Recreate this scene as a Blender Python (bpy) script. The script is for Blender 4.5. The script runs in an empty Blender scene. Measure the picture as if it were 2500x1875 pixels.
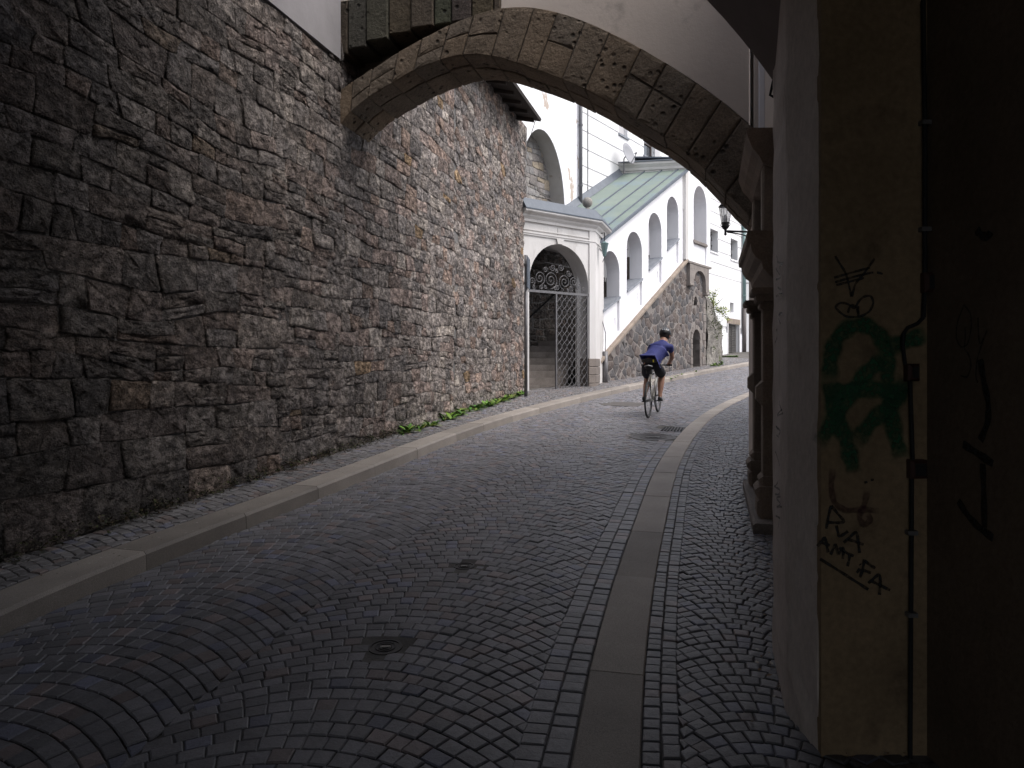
import bpy, bmesh, math, random
import numpy as np
from mathutils import Vector, noise as mnoise
from mathutils.geometry import tessellate_polygon

S = bpy.context.scene
COL = S.collection
R = math.radians
rnd = random.Random(7)

# ---------------------------------------------------------------- camera, light, exposure
CX, HY, FP, EYE = 1250.0, 890.0, 1700.0, 1.6
cd = bpy.data.cameras.new('camera')
cam = bpy.data.objects.new('camera', cd)
COL.objects.link(cam)
cam.location = (0, 0, EYE)
cam.rotation_euler = (R(90), 0, 0)
cd.sensor_width = 36.0
cd.lens = 36.0 * FP / 2500.0
cd.shift_y = -(937.5 - HY) / 2500.0
cd.clip_start, cd.clip_end = 0.05, 600
S.camera = cam

SUN_EL, SUN_AZ = 56.0, 115.0          # azimuth: degrees clockwise from +Y the light comes from
w = bpy.data.worlds.new('World'); S.world = w; w.use_nodes = True
nt = w.node_tree
bg = nt.nodes['Background']
sky = nt.nodes.new('ShaderNodeTexSky'); sky.sky_type = 'NISHITA'; sky.sun_disc = False
sky.sun_elevation = R(SUN_EL); sky.sun_rotation = R(SUN_AZ)
sky.air_density = 1.0; sky.dust_density = 3.0; sky.ozone_density = 1.0
hs = nt.nodes.new('ShaderNodeHueSaturation'); hs.inputs['Saturation'].default_value = 0.45      # overcast: greyer than clear sky
nt.links.new(sky.outputs[0], hs.inputs['Color']); nt.links.new(hs.outputs[0], bg.inputs[0])
bg.inputs[1].default_value = 0.15
sl = bpy.data.lights.new('sun', 'SUN'); sl.energy = 1.2; sl.angle = R(50); sl.color = (1.0, 0.96, 0.92)
so = bpy.data.objects.new('sun', sl); COL.objects.link(so)
_d = Vector((math.sin(R(SUN_AZ)) * math.cos(R(SUN_EL)), math.cos(R(SUN_AZ)) * math.cos(R(SUN_EL)), math.sin(R(SUN_EL))))
so.rotation_euler = (-_d).to_track_quat('-Z', 'Y').to_euler()
so.location = (0, 0, 40)
vs = S.view_settings
vs.view_transform = 'Standard'; vs.look = 'None'; vs.gamma = 1.0; vs.use_curve_mapping = False
vs.exposure = 1.0
S.cycles.use_denoising = True
S.cycles.max_bounces = 10
S.cycles.diffuse_bounces = 6

# ---------------------------------------------------------------- helpers
def tag(o, label=None, cat=None, group=None, kind=None):
    if label: o['label'] = label
    if cat: o['category'] = cat
    if group: o['group'] = group
    if kind: o['kind'] = kind
    return o

def empty(name, loc, label=None, cat=None, group=None, kind=None, rot=(0, 0, 0)):
    o = bpy.data.objects.new(name, None); COL.objects.link(o)
    o.location = loc; o.rotation_euler = rot; o.empty_display_size = 0.2
    return tag(o, label, cat, group, kind)

def wloc(o):
    v = Vector((0, 0, 0))
    while o is not None:
        v = v + o.location; o = o.parent
    return v

class MB:
    """collects faces and links them as ONE mesh object"""
    def __init__(self): self.v = []; self.f = []; self.t = []; self.mi = []
    def add(self, vs, fs, tint=(1, 1, 1), mi=0):
        n = len(self.v)
        self.v.extend([tuple(x) for x in vs])
        self.f.extend([tuple(i + n for i in f) for f in fs])
        self.mi.extend([mi] * len(fs))
        if tint and isinstance(tint[0], (tuple, list)): self.t.extend(tint)
        else: self.t.extend([tint] * len(vs))
        return self
    def build(self, name, mats, parent=None, smooth=False, kind=None, label=None, cat=None, group=None, local=False, fix=True):
        me = bpy.data.meshes.new(name)
        off = wloc(parent) if (parent is not None and not local) else Vector((0, 0, 0))
        vv = np.array(self.v, dtype=float).reshape(-1, 3) - np.array(off)
        me.from_pydata(vv.tolist(), [], self.f)
        if not isinstance(mats, (list, tuple)): mats = [mats]
        for m in mats: me.materials.append(m)
        if len(mats) > 1: me.polygons.foreach_set('material_index', self.mi)
        a = me.attributes.new('tint', 'FLOAT_COLOR', 'POINT')
        tt = np.ones((len(self.v), 4)); tt[:, :3] = np.array(self.t, dtype=float).reshape(-1, 3)
        a.data.foreach_set('color', tt.ravel())
        if fix and len(self.f) < 60000:
            bm = bmesh.new(); bm.from_mesh(me)
            bmesh.ops.recalc_face_normals(bm, faces=bm.faces); bm.to_mesh(me); bm.free()
        if smooth: me.polygons.foreach_set('use_smooth', [True] * len(me.polygons))
        me.update()
        o = bpy.data.objects.new(name, me); COL.objects.link(o)
        if parent is not None: o.parent = parent
        return tag(o, label, cat, group, kind)

class Fr:
    """a local frame: a along u, b up, c outward"""
    def __init__(self, o, u, n):
        self.o = Vector(o); self.u = Vector(u).normalized(); self.n = Vector(n).normalized(); self.w = Vector((0, 0, 1))
    def __call__(self, a, b, c=0.0):
        return self.o + self.u * a + self.w * b + self.n * c
    def px(self, px, py, c=0.0):
        """photo pixel -> (a, b) on the plane at offset c"""
        d = Vector(((px - CX) / FP, 1.0, (HY - py) / FP)); e = Vector((0, 0, EYE))
        t = (self.o + self.n * c - e).dot(self.n) / d.dot(self.n)
        p = e + d * t - self.o
        return p.dot(self.u), p.z

def box(m, fr, a0, a1, b0, b1, c0, c1, tint=(1, 1, 1), mi=0, bev=0.0):
    if bev <= 0:
        vs = [fr(a, b, c) for c in (c0, c1) for b in (b0, b1) for a in (a0, a1)]
        m.add(vs, [(0, 1, 3, 2), (4, 6, 7, 5), (0, 4, 5, 1), (2, 3, 7, 6), (0, 2, 6, 4), (1, 5, 7, 3)], tint, mi)
    else:   # bevelled toward +c
        k = bev
        vs = [fr(a, b, c0) for b in (b0, b1) for a in (a0, a1)] + [fr(a, b, c1 - k) for b in (b0, b1) for a in (a0, a1)] + \
             [fr(a, b, c1) for b in (b0 + k, b1 - k) for a in (a0 + k, a1 - k)]
        q = [(0, 1, 3, 2), (8, 10, 11, 9)]
        for s in (0, 4):
            q += [(s, s + 4, s + 5, s + 1), (s + 2, s + 3, s + 7, s + 6), (s, s + 2, s + 6, s + 4), (s + 1, s + 5, s + 7, s + 3)]
        m.add(vs, q, tint, mi)

XY = Fr((0, 0, 0), (1, 0, 0), (0, -1, 0))
def wbox(m, x0, x1, y0, y1, z0, z1, tint=(1, 1, 1), mi=0):
    box(m, XY, x0, x1, z0, z1, -y1, -y0, tint, mi)

def plate(m, fr, loops, c0, c1, tint=(1, 1, 1), mi=0, back=True):
    """flat slab between offsets c0 (back) and c1 (front); loops[0] outline, the others holes"""
    pts = [p for lp in loops for p in lp]
    tris = tessellate_polygon([[Vector((p[0], p[1], 0)) for p in lp] for lp in loops])
    n = len(pts)
    vs = [fr(p[0], p[1], c1) for p in pts] + [fr(p[0], p[1], c0) for p in pts]
    fs = [tuple(t) for t in tris]
    if back: fs += [tuple(i + n for i in reversed(t)) for t in tris]
    k = 0
    for lp in loops:
        for i in range(len(lp)):
            j = (i + 1) % len(lp)
            fs.append((k + i, k + j, k + j + n, k + i + n))
        k += len(lp)
    m.add(vs, fs, tint, mi)

def arch_loop(a0, a1, b0, b1, spring, n=16, rise=None):
    """opening with a round head; sill from (a0,b0) to (a1,b1)"""
    r = (a1 - a0) / 2; c = (a0 + a1) / 2; rise = r if rise is None else rise
    L = [(a0, b0), (a1, b1)]
    for i in range(n + 1):
        t = math.pi * i / n
        L.append((c + r * math.cos(t), spring + rise * math.sin(t)))
    return L

def rect(a0, a1, b0, b1): return [(a0, b0), (a1, b0), (a1, b1), (a0, b1)]

def tube(m, pts, r, n=8, tint=(1, 1, 1), mi=0, cap=True, taper=None):
    P = [Vector(p) for p in pts]; N = len(P); vs = []; fs = []
    up = Vector((0, 0, 1)); prev = None
    for i in range(N):
        t = (P[min(i + 1, N - 1)] - P[max(i - 1, 0)]).normalized()
        if prev is None:
            x = t.cross(up if abs(t.z) < 0.9 else Vector((0, 1, 0))).normalized()
        else:
            x = (prev - t * prev.dot(t)).normalized()
        prev = x; y = t.cross(x)
        rr = r[i] if isinstance(r, (list, tuple)) else r
        for k in range(n):
            a = 2 * math.pi * k / n
            vs.append(P[i] + (x * math.cos(a) + y * math.sin(a)) * rr)
    for i in range(N - 1):
        for k in range(n):
            j = (k + 1) % n
            fs.append((i * n + k, i * n + j, (i + 1) * n + j, (i + 1) * n + k))
    if cap:
        fs.append(tuple(range(n))[::-1]); fs.append(tuple((N - 1) * n + k for k in range(n)))
    m.add(vs, fs, tint, mi)

def lathe(m, o, prof, n=20, tint=(1, 1, 1), mi=0, axis=None):
    o = Vector(o); vs = []; fs = []
    for r_, z in prof:
        for k in range(n):
            a = 2 * math.pi * k / n
            vs.append(o + Vector((r_ * math.cos(a), r_ * math.sin(a), z)))
    for i in range(len(prof) - 1):
        for k in range(n):
            j = (k + 1) % n
            fs.append((i * n + k, i * n + j, (i + 1) * n + j, (i + 1) * n + k))
    fs.append(tuple(range(n))[::-1]); fs.append(tuple((len(prof) - 1) * n + k for k in range(n)))
    m.add(vs, fs, tint, mi)

def sweep(m, path, prof, tint=(1, 1, 1), mi=0):
    """prof: closed list of (out, up); path: list of (point, outward vector)"""
    vs = []; fs = []; n = len(prof)
    for p, nn in path:
        p = Vector(p); nn = Vector(nn)
        for a, b in prof: vs.append(p + nn * a + Vector((0, 0, b)))
    for i in range(len(path) - 1):
        for k in range(n):
            j = (k + 1) % n
            fs.append((i * n + k, i * n + j, (i + 1) * n + j, (i + 1) * n + k))
    fs.append(tuple(range(n))); fs.append(tuple((len(path) - 1) * n + k for k in range(n))[::-1])
    m.add(vs, fs, tint, mi)

class Spl:
    """natural cubic spline x(t)"""
    def __init__(self, t, x):
        t = np.array(t, float); x = np.array(x, float); n = len(t); h = np.diff(t)
        A = np.zeros((n, n)); b = np.zeros(n); A[0, 0] = A[-1, -1] = 1
        for i in range(1, n - 1):
            A[i, i - 1] = h[i - 1]; A[i, i] = 2 * (h[i - 1] + h[i]); A[i, i + 1] = h[i]
            b[i] = 3 * ((x[i + 1] - x[i]) / h[i] - (x[i] - x[i - 1]) / h[i - 1])
        c = np.linalg.solve(A, b); self.t = t; self.x = x; self.c = c; self.h = h
    def __call__(self, q):
        q = np.asarray(q, float); i = np.clip(np.searchsorted(self.t, q) - 1, 0, len(self.h) - 1)
        d = np.clip(q, self.t[0] - 20, self.t[-1] + 20) - self.t[i]; h = self.h[i]; c0 = self.c[i]; c1 = self.c[i + 1]
        bb = (self.x[i + 1] - self.x[i]) / h - h * (2 * c0 + c1) / 3
        return self.x[i] + bb * d + c0 * d * d + (c1 - c0) / (3 * h) * d ** 3

def G(y):
    e = y - 19.0
    return 0.05 * y + 0.025 * (e + np.sqrt(e * e + 4.0)) / 2
def Gf(y): return float(G(y))

def proj(p):
    if p[1] < 0.1: return None
    return CX + FP * p[0] / p[1], HY - FP * (p[2] - EYE) / p[1]
def inframe(p, mx=0):
    q = proj(p)
    return q is not None and -mx < q[0] < 2500 + mx and -mx < q[1] < 1875 + mx

# ---------------------------------------------------------------- materials
def mat(name, c1, c2=None, rough=0.8, sc=3.0, bump=0.3, bsc=20.0, dist=0.02, tint=False, metal=0.0, c3=None, sc3=1.2, t3=(0.5, 0.62),
        fine=0.0, spec=0.5, stretch=(1, 1, 1), pits=0.0, alpha=None, bump2=None, crag=None):
    m = bpy.data.materials.new(name); m.use_nodes = True
    t = m.node_tree; N = t.nodes; L = t.links; b = N['Principled BSDF']
    b.inputs['Roughness'].default_value = rough; b.inputs['Metallic'].default_value = metal
    b.inputs['Specular IOR Level'].default_value = spec
    tc = N.new('ShaderNodeTexCoord'); mp = N.new('ShaderNodeMapping'); mp.inputs['Scale'].default_value = stretch
    L.new(tc.outputs['Object'], mp.inputs[0]); co = mp.outputs[0]
    def nz(scale, det=6, ro=0.6):
        n = N.new('ShaderNodeTexNoise'); n.inputs['Scale'].default_value = scale; n.inputs['Detail'].default_value = det
        n.inputs['Roughness'].default_value = ro; L.new(co, n.inputs['Vector']); return n.outputs['Fac']
    def ramp(f, p0, p1, k0=(0, 0, 0, 1), k1=(1, 1, 1, 1)):
        r_ = N.new('ShaderNodeValToRGB'); e = r_.color_ramp.elements; e[0].position = p0; e[1].position = p1
        e[0].color = k0; e[1].color = k1; L.new(f, r_.inputs[0]); return r_.outputs[0]
    def mix(f, a, bb, mode='MIX'):
        x = N.new('ShaderNodeMix'); x.data_type = 'RGBA'; x.blend_type = mode
        for s_, v in ((x.inputs[0], f), (x.inputs[6], a), (x.inputs[7], bb)):
            if hasattr(v, 'links'): L.new(v, s_)
            elif isinstance(v, (int, float)): s_.default_value = v
            else: s_.default_value = (*v[:3], 1)
        return x.outputs[2]
    c2 = c2 or tuple(x * 0.75 for x in c1)
    colr = mix(ramp(nz(sc), 0.35, 0.65), c1, c2)
    if c3: colr = mix(ramp(nz(sc3, 8, 0.65), *t3), colr, c3)
    if fine: colr = mix(1.0, colr, ramp(nz(bsc * 3, 4, 0.7), 0.3, 0.7, (1 - fine,) * 3 + (1,), (1 + fine * 0.6,) * 3 + (1,)), 'MULTIPLY')
    if tint:
        at = N.new('ShaderNodeAttribute'); at.attribute_name = 'tint'
        colr = mix(1.0, colr, at.outputs['Color'], 'MULTIPLY')
    h = None
    if pits:
        v = N.new('ShaderNodeTexVoronoi'); v.inputs['Scale'].default_value = bsc * 0.6; L.new(co, v.inputs['Vector'])
        pr = ramp(v.outputs['Distance'], 0.12, 0.3)
        msk = ramp(nz(bsc * 0.15, 3), 0.45, 0.6)
        pm = mix(msk, (1, 1, 1), pr)
        colr = mix(1.0, colr, mix(pits, (1, 1, 1), pm), 'MULTIPLY')
        h = pm
    if crag:      # darkened cavities in a rough split face
        cr = ramp(nz(crag[0], 5, 0.72), crag[2], crag[2] + .13)
        colr = mix(1.0, colr, mix(crag[1], (1, 1, 1), cr), 'MULTIPLY'); h = cr
    L.new(colr, b.inputs['Base Color'])
    if bump:
        bp = N.new('ShaderNodeBump'); bp.inputs['Strength'].default_value = bump; bp.inputs['Distance'].default_value = dist
        n1 = nz(bsc, 8, 0.68)
        if h is not None:
            mm = N.new('ShaderNodeMath'); mm.operation = 'ADD'; L.new(n1, mm.inputs[0])
            sp = N.new('ShaderNodeSeparateColor'); L.new(h, sp.inputs[0]); L.new(sp.outputs[0], mm.inputs[1]); n1 = mm.outputs[0]
        L.new(n1, bp.inputs['Height'])
        if bump2:
            b2 = N.new('ShaderNodeBump'); b2.inputs['Strength'].default_value = bump2[1]; b2.inputs['Distance'].default_value = bump2[2]
            L.new(nz(bump2[0], 5, 0.6), b2.inputs['Height']); L.new(bp.outputs[0], b2.inputs['Normal']); L.new(b2.outputs[0], b.inputs['Normal'])
        else: L.new(bp.outputs[0], b.inputs['Normal'])
    if alpha is not None:
        at = N.new('ShaderNodeAttribute'); at.attribute_name = 'tint'
        sp = N.new('ShaderNodeSeparateColor'); L.new(at.outputs['Color'], sp.inputs[0])
        ml = N.new('ShaderNodeMath'); ml.operation = 'MULTIPLY'; ml.inputs[1].default_value = alpha
        nn = ramp(nz(60, 3), 0.3, 0.6, (0.45, 0.45, 0.45, 1))
        m2 = N.new('ShaderNodeMath'); m2.operation = 'MULTIPLY'; L.new(nn, m2.inputs[1])
        L.new(sp.outputs[0], ml.inputs[0]); L.new(ml.outputs[0], m2.inputs[0]); L.new(m2.outputs[0], b.inputs['Alpha'])
    return m

M = {}
M['stone'] = mat('rubble_stone', (1.12, 1.1, 1.08), (0.72, 0.72, 0.74), 0.9, 4.0, 1.0, 26.0, 0.03, tint=True, c3=(1.45, 1.42, 1.38), sc3=7, t3=(0.56, 0.72), fine=0.4, spec=0.2, bump2=(8.0, 1.0, 0.11), crag=(11.0, 0.52, 0.40), stretch=(1, 1, 1.25))
M['mortar'] = mat('wall_mortar', (0.20, 0.19, 0.183), (0.13, 0.123, 0.12), 0.95, 5.0, 0.9, 16, 0.03, fine=0.3, spec=0.2)
M['polygon_stone'] = mat('pink_rubble', (1.1, 1.08, 1.06), (0.8, 0.8, 0.82), 0.9, 5, 0.7, 14, 0.03, tint=True, fine=0.3, spec=0.2)
M['pale_mortar'] = mat('pale_mortar', (0.235, 0.21, 0.195), (0.175, 0.158, 0.148), 0.95, 6, 0.6, 22, 0.02, spec=0.2)
M['arch_stone'] = mat('tufa_stone', (1.05, 1.0, .94), (0.72, 0.69, 0.65), 0.92, 3.5, 0.9, 16, 0.04, tint=True, fine=0.4, pits=0.75, spec=0.2)
M['arch_mortar'] = mat('arch_mortar', (0.13, 0.11, 0.092), (0.09, 0.076, 0.064), 0.95, 6, 0.6, 20, 0.02, spec=0.2)
M['sett'] = mat('granite_sett', (1.05, 1.05, 1.08), (0.78, 0.78, 0.8), 0.48, 6, 0.6, 45, 0.006, tint=True, fine=0.3, spec=0.5)
M['bed'] = mat('sett_bed', (0.075, 0.07, 0.065), (0.15, 0.14, 0.13), 0.95, 2.5, 0.6, 60, 0.01, spec=0.2)
M['granite'] = mat('granite_slab', (1.05, 1.04, 1.02), (0.85, 0.84, 0.83), 0.7, 2.5, 0.3, 60, 0.006, tint=True, fine=0.4, spec=0.4)
M['white'] = mat('white_plaster', (0.79, 0.78, 0.80), (0.73, 0.72, 0.745), 0.9, 1.1, 0.2, 24, 0.012, c3=(0.60, 0.575, 0.57), sc3=1.8, t3=(0.62, 0.8), spec=0.2, stretch=(1, 1, .45))
M['white_clean'] = mat('white_facade', (0.75, 0.745, 0.75), (0.71, 0.705, 0.715), 0.9, .8, 0.12, 24, 0.01, c3=(0.62, 0.61, 0.61), sc3=1.1, t3=(0.6, 0.8), spec=0.2, stretch=(1, 1, .5))
M['gate_plaster'] = mat('dirty_white_plaster', (0.60, 0.58, 0.57), (0.50, 0.48, 0.465), 0.9, 1.8, 0.25, 22, 0.012, c3=(0.34, 0.315, 0.295), sc3=2.4, t3=(0.58, 0.74), stretch=(1, 1, .35), spec=0.2)
M['peeling'] = mat('peeling_plaster', (0.80, 0.795, 0.825), (0.74, 0.73, 0.76), 0.9, 1.6, 0.4, 14, 0.02, c3=(0.45, 0.38, 0.33), sc3=1.3, t3=(0.59, 0.605), spec=0.2, stretch=(1, 1, 0.5))
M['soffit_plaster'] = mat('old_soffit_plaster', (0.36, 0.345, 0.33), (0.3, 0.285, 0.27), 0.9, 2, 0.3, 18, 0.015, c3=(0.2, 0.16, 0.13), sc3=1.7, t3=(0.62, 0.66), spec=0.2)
M['beige'] = mat('beige_plaster', (0.62, 0.54, 0.475), (0.54, 0.47, 0.415), 0.9, 1.2, 0.25, 25, 0.012, c3=(0.3, 0.26, 0.23), sc3=1.5, t3=(0.6, 0.75), spec=0.2)
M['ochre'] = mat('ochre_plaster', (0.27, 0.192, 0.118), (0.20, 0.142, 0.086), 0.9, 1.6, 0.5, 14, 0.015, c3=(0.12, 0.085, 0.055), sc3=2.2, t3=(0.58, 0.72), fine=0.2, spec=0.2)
M['grey_plaster'] = mat('grey_plaster', (0.25, 0.238, 0.245), (0.21, 0.2, 0.205), 0.9, 1.5, 0.3, 18, 0.012, spec=0.2)
M['side_plaster'] = mat('shaded_side_plaster', (0.17, 0.125, 0.09), (0.12, 0.088, 0.062), 0.9, 1.6, 0.5, 14, 0.015, fine=0.2, spec=0.2)  # ochre plaster darkened, shade of the side wall put into the colour
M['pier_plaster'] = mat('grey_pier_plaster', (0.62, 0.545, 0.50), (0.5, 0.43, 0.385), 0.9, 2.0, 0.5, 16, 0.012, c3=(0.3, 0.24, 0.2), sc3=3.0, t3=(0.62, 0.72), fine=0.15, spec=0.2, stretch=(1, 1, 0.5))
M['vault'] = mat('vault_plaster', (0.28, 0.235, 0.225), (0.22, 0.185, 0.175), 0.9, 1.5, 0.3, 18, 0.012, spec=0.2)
M['brown_stone'] = mat('portal_stone', (0.24, 0.185, 0.145), (0.17, 0.132, 0.105), 0.85, 3, 0.5, 25, 0.012, fine=0.3, spec=0.25)
M['coping'] = mat('beige_coping_stone', (0.30, 0.245, 0.20), (0.22, 0.18, 0.15), 0.85, 3, 0.4, 25, 0.01, fine=0.25, spec=0.25)
M['pale_stone'] = mat('pale_cut_stone', (0.25, 0.22, 0.20), (0.17, 0.15, 0.14), 0.88, 3, 0.5, 20, 0.015, fine=0.3, spec=0.25)
M['plinth'] = mat('plinth_stone', (0.22, 0.19, 0.17), (0.155, 0.135, 0.122), 0.88, 3, 0.5, 25, 0.01, fine=0.35, spec=0.25)
M['copper'] = mat('verdigris_copper', (0.185, 0.225, 0.19), (0.155, 0.195, 0.175), 0.55, 1.2, 0.1, 8, 0.01, c3=(0.15, 0.20, 0.24), sc3=0.7, t3=(0.5, 0.7), metal=0.0, spec=0.4, stretch=(1, 1, 2.5))
M['lead'] = mat('blue_grey_sheet', (0.085, 0.10, 0.125), (0.065, 0.078, 0.098), 0.45, 2, 0.1, 10, 0.01, c3=(0.13, 0.145, 0.165), sc3=5, t3=(0.6, 0.75), spec=0.5, stretch=(4, 4, 0.6))
M['slate'] = mat('slate_sill', (0.17, 0.185, 0.21), (0.24, 0.25, 0.28), 0.5, 6, 0.2, 20, 0.01, spec=0.5)
M['iron'] = mat('grey_iron', (0.15, 0.145, 0.15), (0.11, 0.105, 0.11), 0.5, 8, 0.1, 60, 0.004, metal=0.3)
M['black_iron'] = mat('black_iron', (0.018, 0.018, 0.02), (0.012, 0.012, 0.014), 0.7, 8, 0.1, 60, 0.004, spec=0.2)
M['pipe_grey'] = mat('grey_downpipe', (0.10, 0.10, 0.11), (0.08, 0.08, 0.09), 0.45, 2, 0, metal=0.2)
M['pipe_green'] = mat('green_copper_pipe', (0.14, 0.21, 0.21), (0.11, 0.17, 0.175), 0.5, 2, 0.1, 20, 0.005)
M['pipe_brown'] = mat('brown_iron_pipe', (0.075, 0.062, 0.06), (0.06, 0.05, 0.05), 0.55, 3, 0.1, 20, 0.005)
M['wood'] = mat('dark_eave_wood', (0.035, 0.025, 0.02), (0.02, 0.015, 0.012), 0.85, 5, 0.3, 20, 0.01, stretch=(1, 6, 1))
M['door'] = mat('grey_door_wood', (0.085, 0.078, 0.075), (0.06, 0.055, 0.053), 0.7, 6, 0.2, 30, 0.006)
M['glass'] = mat('window_glass', (0.06, 0.065, 0.075), (0.05, 0.055, 0.06), 0.08, 2, 0, spec=0.8)
M['frame_brown'] = mat('brown_window_frame', (0.06, 0.04, 0.035), (0.05, 0.035, 0.03), 0.6, 4, 0)
M['shutter'] = mat('grey_shutter', (0.5, 0.49, 0.5), (0.46, 0.45, 0.46), 0.8, 4, 0)
M['step'] = mat('stair_stone', (0.235, 0.205, 0.185), (0.16, 0.14, 0.125), 0.85, 3, 0.4, 25, 0.01, fine=0.3, spec=0.3)
M['rock'] = mat('rough_rock', (0.27, 0.25, 0.225), (0.14, 0.13, 0.12), 0.92, 2.2, 0.9, 7, 0.08, c3=(0.075, 0.085, 0.03), sc3=0.9, t3=(0.58, 0.68), fine=0.4, spec=0.2)
M['leaf'] = mat('weed_leaf', (0.9, 1.0, 0.9), (1.1, 1.1, 1.0), 0.6, 8, 0, tint=True, spec=0.3)
M['bark'] = mat('grey_bark', (0.16, 0.13, 0.11), (0.1, 0.085, 0.07), 0.9, 10, 0.3, 40, 0.005)
M['moss'] = mat('wall_foot_moss', (0.030, 0.026, 0.014), (0.045, 0.03, 0.02), 0.95, 3, 0.8, 20, 0.03, spec=0.1)
M['cast'] = mat('cast_iron_cover', (0.075, 0.07, 0.07), (0.05, 0.047, 0.047), 0.5, 10, 0.3, 50, 0.006, metal=0.4)
M['concrete'] = mat('cover_concrete', (0.10, 0.09, 0.084), (0.075, 0.068, 0.064), 0.85, 5, 0.3, 40, 0.006)
M['marker'] = mat('black_marker', (0.008, 0.008, 0.009), (0.012, 0.012, 0.013), 0.6, 20, 0, alpha=1.0)
M['thin_marker'] = mat('faded_marker', (0.03, 0.028, 0.035), (0.05, 0.05, 0.06), 0.7, 20, 0, alpha=0.75)
M['green_spray'] = mat('green_spray', (0.008, 0.075, 0.03), (0.006, 0.055, 0.022), 0.7, 8, 0, alpha=0.93)
M['red_spray'] = mat('red_spray', (0.06, 0.012, 0.018), (0.05, 0.012, 0.016), 0.7, 8, 0, alpha=0.6)
M['ball'] = mat('finial_stone', (0.30, 0.28, 0.255), (0.19, 0.18, 0.165), 0.9, 8, 0.4, 30, 0.01, fine=0.3)
M['ground'] = mat('earth', (0.10, 0.095, 0.085), (0.08, 0.075, 0.07), 0.95, 2, 0.4, 20, 0.02)
M['litter'] = mat('blossom_litter', (1, 1, 1), (0.8, 0.8, 0.8), 0.9, 10, 0, tint=True)
M['skin'] = mat('skin', (0.42, 0.235, 0.165), (0.36, 0.195, 0.135), 0.6, 6, 0)
M['shirt'] = mat('blue_jersey', (0.030, 0.037, 0.175), (0.023, 0.028, 0.135), 0.8, 5, 0.25, 18, 0.02)
M['shorts'] = mat('navy_shorts', (0.012, 0.013, 0.022), (0.009, 0.01, 0.016), 0.85, 8, 0.2, 25, 0.01)
M['black'] = mat('black_plastic', (0.012, 0.012, 0.013), (0.016, 0.016, 0.017), 0.4, 8, 0)
M['rubber'] = mat('tyre_rubber', (0.012, 0.012, 0.012), (0.018, 0.018, 0.018), 0.7, 10, 0)
M['white_paint'] = mat('white_bike_paint', (0.62, 0.6, 0.55), (0.56, 0.54, 0.5), 0.3, 4, 0)
M['alloy'] = mat('alloy', (0.5, 0.5, 0.5), (0.42, 0.42, 0.42), 0.3, 8, 0, metal=0.8)
M['yellow'] = mat('yellow_mark', (0.6, 0.5, 0.05), (0.55, 0.45, 0.05), 0.5, 8, 0)
M['hair'] = mat('dark_hair', (0.02, 0.015, 0.012), (0.03, 0.022, 0.018), 0.7, 30, 0.3, 80, 0.004)
M['milk_glass'] = mat('lantern_glass', (0.55, 0.55, 0.56), (0.5, 0.5, 0.52), 0.25, 3, 0, alpha=0.55)
M['dish'] = mat('grey_dish', (0.28, 0.28, 0.30), (0.25, 0.25, 0.27), 0.6, 3, 0)
M['red_plastic'] = mat('dull_red_box', (0.05, 0.018, 0.015), (0.04, 0.015, 0.012), 0.5, 5, 0.2, 30, 0.01)

# ---------------------------------------------------------------- ground, road, pavements, kerbs
Lp = [(-3.05, -12), (-3.0, -4), (-2.92, 0), (-2.79, 2.5), (-2.64, 3.8), (-2.47, 4.5), (-2.13, 5.6), (-1.5, 7.6), (-.63, 10.4), (1.09, 14.4), (3.6, 19.0), (4.55, 20.5), (9.2, 27), (14, 32.5), (22, 39)]
Rp = [(-.75, -12), (-.55, -4), (-.28, 0), (.2, 2.5), (.359, 3.26), (.482, 3.78), (.729, 4.75), (1.043, 5.89), (1.60, 7.86), (2.18, 9.61), (3.07, 11.93), (4.4, 14.8), (5.9, 17.5), (8.2, 20.9), (12.2, 25.3), (17, 29.7), (25, 36)]
Lx = Spl([p[1] for p in Lp], [p[0] for p in Lp]); Rx = Spl([p[1] for p in Rp], [p[0] for p in Rp])
CURB = 0.12

def lattice(m, xs, ys, f, tint=(1, 1, 1)):
    vs = [f(x, y) for y in ys for x in xs]; n = len(xs)
    m.add(vs, [(j * n + i, j * n + i + 1, (j + 1) * n + i + 1, (j + 1) * n + i) for j in range(len(ys) - 1) for i in range(n - 1)], tint)

m = MB()
gx = [-200, -60, -20, -8, 0, 8, 20, 60, 200]; gy = [-200, -60, -20, -10, 0, 6, 12, 16, 20, 24, 30, 36, 45, 60, 100, 200, 400]
lattice(m, gx, gy, lambda x, y: (x, y, Gf(y) - 0.07))
m.build('ground', M['ground'], kind='structure')

road = empty('road', (0, 0, 0), kind='structure')
pave = empty('pavement', (0, 0, 0), kind='structure')
foot = empty('footway', (0, 0, 0), kind='structure')
kerb = empty('kerb', (0, 0, 0), kind='structure')
strip = empty('paving_strip', (0, 0, 0), kind='structure')

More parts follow.
